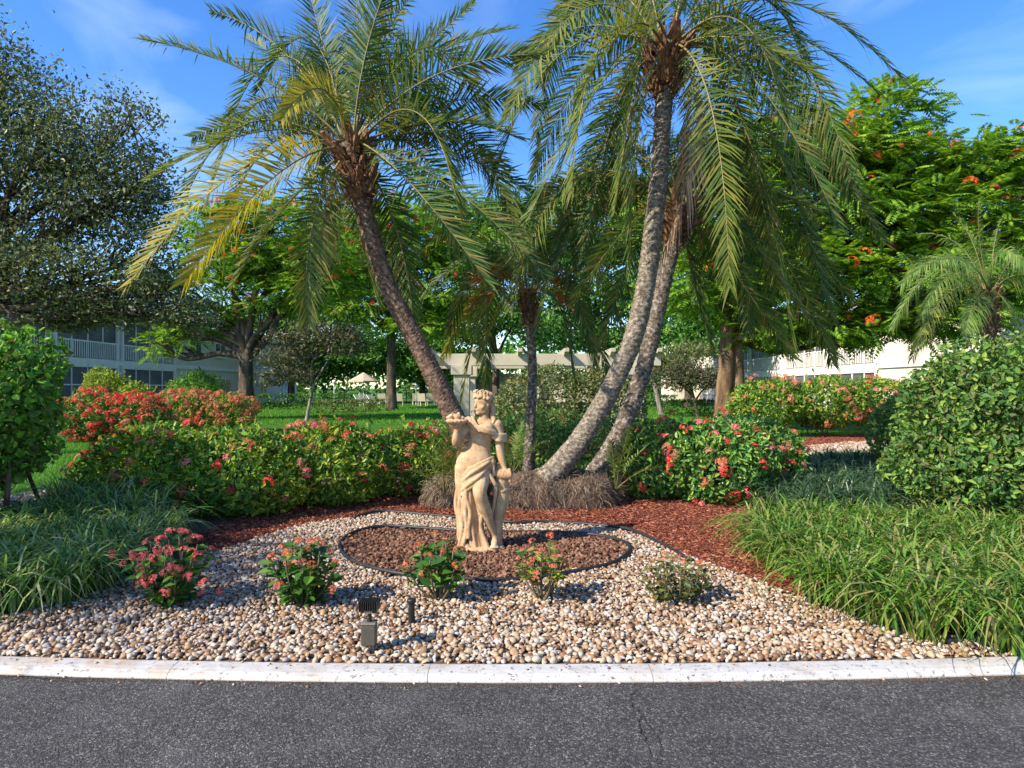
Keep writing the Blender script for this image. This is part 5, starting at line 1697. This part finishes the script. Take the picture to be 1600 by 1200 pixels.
# ------------------------------------------------------------------ pool area
M['canvas'] = plain('canvas', (.46,.36,.26), .85, 0, .08, 2)
M['fence'] = plain('fence', (.05,.055,.06), .5, .3, .2, 8)
M['sling'] = plain('sling', (.52,.46,.33), .8, 0, .1, 20)
M['glass_dark'] = plain('glass_dark', (.05,.06,.07), .15, 0, .3, .7, spec=.6)
M['wall'] = plain('wall', (.68,.60,.48), .85, 0, .06, .8, .1)
M['wall_shade'] = M['wall']
M['roof'] = plain('roof', (.30,.28,.26), .8, 0, .2, 4, .3)
M['globe'] = plain('globe', (.75,.75,.72), .3, 0, .04, 3)
UY = 58.0
ub = at(568, 606, UY); ub[2] = 0.0
um = thing('patio_umbrella', 'tan open patio umbrella on the pool deck', 'umbrella', ub)
MB().tube([ub, ub + UP*2.75], [.035, .03], 10).build('pole', M['white'], um)
V = [ub + UP*2.85] + [ub + np.array([math.cos(k*math.pi/4+.2)*1.3, math.sin(k*math.pi/4+.2)*1.3, 2.1]) for k in range(8)] + [ub + np.array([math.cos(k*math.pi/4+.2)*1.3, math.sin(k*math.pi/4+.2)*1.3, 1.98]) for k in range(8)]
F3 = [[0, 1+k, 1+(k+1) % 8] for k in range(8)]; F4 = [[1+k, 9+k, 9+(k+1) % 8, 1+(k+1) % 8] for k in range(8)]
mk('canopy', V, [F3, F4], M['canvas'], um)
MB().tube([ub, ub + UP*.1], [.3, .25], 14).build('base', M['fence'], um)


def pool_chair(label, px, Y, rz, lounger=False):
    c = at(px, 606, Y); c[2] = 0
    t = thing('lounge_chair' if lounger else 'pool_chair', label, 'chair', c, 'pool chairs')
    t.rotation_euler.z = rz
    o = ORG[t.name]
    w = .32
    if lounger:
        for k in range(6): MB().box((o[0]-w, o[1]-.7+k*.2, .33), (o[0]+w, o[1]-.54+k*.2, .36)).build('slat', M['white'], t)
        MB().tube([o + [-w, .5, .35], o + [-w, 1.05, .95]], .02, 6).tube([o + [w, .5, .35], o + [w, 1.05, .95]], .02, 6).build('back_frame', M['white'], t)
        for k in range(5): MB().box((o[0]-w, o[1]+.55+k*.1, .40+k*.11), (o[0]+w, o[1]+.58+k*.1, .48+k*.11)).build('back_slat', M['white'], t)
    else:
        MB().box((o[0]-w, o[1]-.25, .40), (o[0]+w, o[1]+.25, .44), .01).build('seat', M['sling'], t)
        MB().add([o + [-w, .25, .42], o + [w, .25, .42], o + [w, .42, 1.05], o + [-w, .42, 1.05], o + [-w, .28, .42], o + [w, .28, .42], o + [w, .45, 1.05], o + [-w, .45, 1.05]],
                 [[[0, 1, 2, 3], [7, 6, 5, 4], [0, 4, 5, 1], [3, 2, 6, 7], [0, 3, 7, 4], [1, 5, 6, 2]]]).build('backrest', M['sling'], t)
    for sx in (-1, 1):
        for sy in (-1, 1):
            MB().tube([o + [sx*w, sy*.25, 0], o + [sx*w, sy*.25, .42]], .02, 6).build('leg', M['white'], t)


for i, (px, rz, lg, lab) in enumerate([(570, .9, True, 'white slatted lounger under the pool umbrella'), (578, .9, True, 'white slatted lounger just right of the umbrella pole'), (590, .9, True, 'white slatted lounger nearest the dark tree trunk'),
                                       (598, 3.1, False, 'beige pool chair left of the dark tree trunk'), (624, 3.1, False, 'beige pool chair right of the dark tree trunk'), (651, 3.2, False, 'beige pool chair under the small globe lamp'), (661, 2.9, False, 'pale pool chair right of the globe lamp'), (673, 3.1, False, 'beige pool chair beside the leaning dark palm trunk')]):
    pool_chair(lab, px, 54 + (i % 3)*.5, rz, lg)
fe = thing('pool_fence', 'dark metal picket fence around the pool', 'fence', at(600, 606, 64)*[1, 1, 0])
a, b2 = at(505, 606, 64), at(700, 606, 64)
for z in (.15, 1.25):
    MB().box((a[0], 63.98, z), (b2[0], 64.02, z+.04)).build('rail', M['fence'], fe)
mb = MB()
for x in np.arange(a[0], b2[0], .13): mb.box((x-.009, 63.99, .05), (x+.009, 64.01, 1.27))
mb.build('pickets', M['fence'], fe, kind='stuff')
for x in np.arange(a[0], b2[0]+.1, 1.98): MB().box((x-.04, 63.96, 0), (x+.04, 64.04, 1.38)).build('post', M['fence'], fe)
for px, Y, h, lab in ((522, 55, 2.0, 'white globe lamp on a post left of the pool umbrella'), (650, 52.5, 1.6, 'white globe lamp on a short post by the pool chairs')):
    c = at(px, 606, Y); c[2] = 0
    t = thing('globe_lamp', lab, 'lamp', c, 'globe lamps by the pool')
    MB().tube([c, c + UP*(h-.12)], .035, 8).build('post', M['white'], t)
    MB().ell(c + UP*h, (.16, .16, .16), 3).build('globe', M['globe'], t, smooth=True)
    MB().tube([c + UP*(h-.2), c + UP*(h-.12)], [.07, .09], 10).build('fitter', M['white'], t)
# low pool house seen through the pergola
ph = thing('pool_house', 'low pale pool house behind the pergola', 'building', at(800, 606, 70)*[1, 1, 0])
X0, X1 = at(690, 606, 70)[0], at(985, 606, 70)[0]
MB().box((X0, 70, 0), (X1, 76, 2.7)).build('wall', M['wall'], ph)
MB().box((X0-.4, 69.4, 2.7), (X1+.4, 76.4, 2.95)).build('roof', M['roof'], ph)
for px in (715, 750, 772, 850, 930):
    x = at(px, 606, 70)[0]
    f = MB().box((x-.65, 69.93, .1), (x+.65, 70.03, 2.2)).build('door', M['white'], ph)
    MB().box((x-.55, 69.91, .2), (x+.55, 69.95, 2.1)).build('pane', M['glass_dark'], f)

# ------------------------------------------------------------------ apartment buildings
def building(name, label, xw, y0, y1, side, bays, wins, far_wins=(), depth=11., slab_z=3.1, top=6.0, doors=()):
    """two-storey block whose long wall stands at x = xw and faces the garden (side = +1 faces +X)"""
    t = thing(name, label, 'building', (xw, (y0+y1)/2, 0), 'apartment buildings beside the garden')
    s = side
    bx = lambda a0, a1, ya, yb, z0, z1: ((min(xw+s*a0, xw+s*a1), ya, z0), (max(xw+s*a0, xw+s*a1), yb, z1))
    def pb(nm, m, a0, a1, ya, yb, z0, z1, par=None):
        return MB().box(*bx(a0, a1, ya, yb, z0, z1)).build(nm, m, par or t)
    pb('wall', M['wall'], -depth, 0, y0, y1, -.1, top)
    pb('floor_band', M['white'], -.02, .10, y0-.02, y1+.02, slab_z-.16, slab_z+.12)
    rf = MB()
    zr = top + 2.4
    V = [(xw+s*.9, y0-.9, top), (xw+s*.9, y1+.9, top), (xw-s*(depth+.9), y1+.9, top), (xw-s*(depth+.9), y0-.9, top), (xw-s*depth/2, y0+depth/2, zr), (xw-s*depth/2, y1-depth/2, zr),
         (xw+s*.9, y0-.9, top+.22), (xw+s*.9, y1+.9, top+.22), (xw-s*(depth+.9), y1+.9, top+.22), (xw-s*(depth+.9), y0-.9, top+.22)]
    rf.add(V, [[[0, 1, 2, 3], [6, 7, 5, 4], [8, 9, 4, 5], [0, 1, 7, 6], [1, 2, 8, 7], [2, 3, 9, 8], [3, 0, 6, 9]], [[7, 8, 5], [9, 6, 4]]])
    rf.build('roof', M['roof'], t)
    for (ya, yb) in bays:
        n = max(1, round((yb-ya)/1.5))
        for z0, z1, rail in ((slab_z+.12, top-.05, True), (.0, slab_z-.16, False)):
            fr = pb('balcony_screen' if rail else 'patio_screen', M['glass_dark'], .004, .03, ya+.05, yb-.05, z0+.05, z1-.25)
            for k in range(n+1):
                y = ya + (yb-ya)*k/n
                w = .14 if k in (0, n) else .05
                pb('column', M['white'], .03, .03+w*1.2, y-w/2, y+w/2, z0, z1)
            pb('header', M['white'], .005, .09, ya, yb, z1-.22, z1)
            if not rail: pb('mullion', M['white'], .032, .06, ya, yb, z0+1.65, z0+1.72, fr)
            if rail:
                rl = pb('railing', M['white'], .085, .13, ya, yb, z0+.98, z0+1.06)
                mb = MB()
                for y in np.arange(ya+.1, yb, .2): mb.box(*bx(.09, .125, y-.03, y+.03, z0+.06, z0+.98))
                mb.build('balusters', M['white'], rl, kind='stuff')
            for k in range(n):
                y = ya + (yb-ya)*(k+.5)/n
                pb('pane', M['screen'], .028, .036, y-(yb-ya)/n/2+.1, y+(yb-ya)/n/2-.1, z0 + (1.1 if rail else .9), z1-.3, fr)
    for (yc, w, z0, z1) in wins:
        f = pb('window', M['white'], .005, .06, yc-w/2, yc+w/2, z0, z1)
        for sgn in (-1, 1):
            pb('pane', M['glass_dark'], .055, .066, yc + (sgn*w/4) - w/4+.06, yc + (sgn*w/4) + w/4-.06, z0+.07, z1-.07, f)
        pb('sill', M['white'], .004, .14, yc-w/2-.08, yc+w/2+.08, z0-.08, z0-.004, f)
    return t


M['screen'] = plain('screen', (.11,.11,.11), .5, 0, .5, .5)
building('apartment_building', 'two-storey cream building with white balcony railings on the left', -25.0, 28, 78, 1,
         [(30.5, 36), (36.6, 42.4), (42.9, 49.6)], [(53, 1.9, 4.1, 5.3), (57.5, 1.9, 4.1, 5.3), (61.5, 1.5, 4.1, 5.3), (52.5, 1.6, .9, 2.3), (58.5, 2.2, .9, 2.3), (63, 1.6, .3, 2.5), (66.5, 1.8, 4.1, 5.3), (67.5, 1.8, .9, 2.3), (72, 1.8, 4.1, 5.3)])
building('apartment_building', 'two-storey cream building with balcony behind the right hedge', 20.4, 24, 78, -1,
         [(37.4, 43), (43.5, 50), (50.6, 57), (57.6, 64)], [(33.5, 1.6, 4.2, 5.3), (67, 1.8, 4.1, 5.3), (67, 1.8, .9, 2.3), (71, 1.8, .9, 2.3), (29, 1.6, 4.2, 5.3)], slab_z=2.75, top=5.8)
# small roof shade over the side entrance on the right building
far_b = thing('far_building', 'small white building end far behind the round-headed tree', 'building', at(1075, 606, 74)*[1, 1, 0])
X0, X1 = at(1052, 606, 74)[0], at(1150, 606, 74)[0]
MB().box((X0, 74, 0), (X1, 80, 3.2)).build('wall', M['wall'], far_b)
MB().box((X0-.4, 73.5, 3.2), (X1+.4, 80.4, 3.5)).build('roof', M['roof'], far_b)
for px in (1108, 1118, 1128):
    x = at(px, 606, 74)[0]
    w_ = MB().box((x-.42, 73.93, .9), (x+.42, 74.03, 2.4)).build('window', M['white'], far_b)
    MB().box((x-.34, 73.91, .98), (x+.34, 73.95, 2.32)).build('pane', M['glass_dark'], w_)
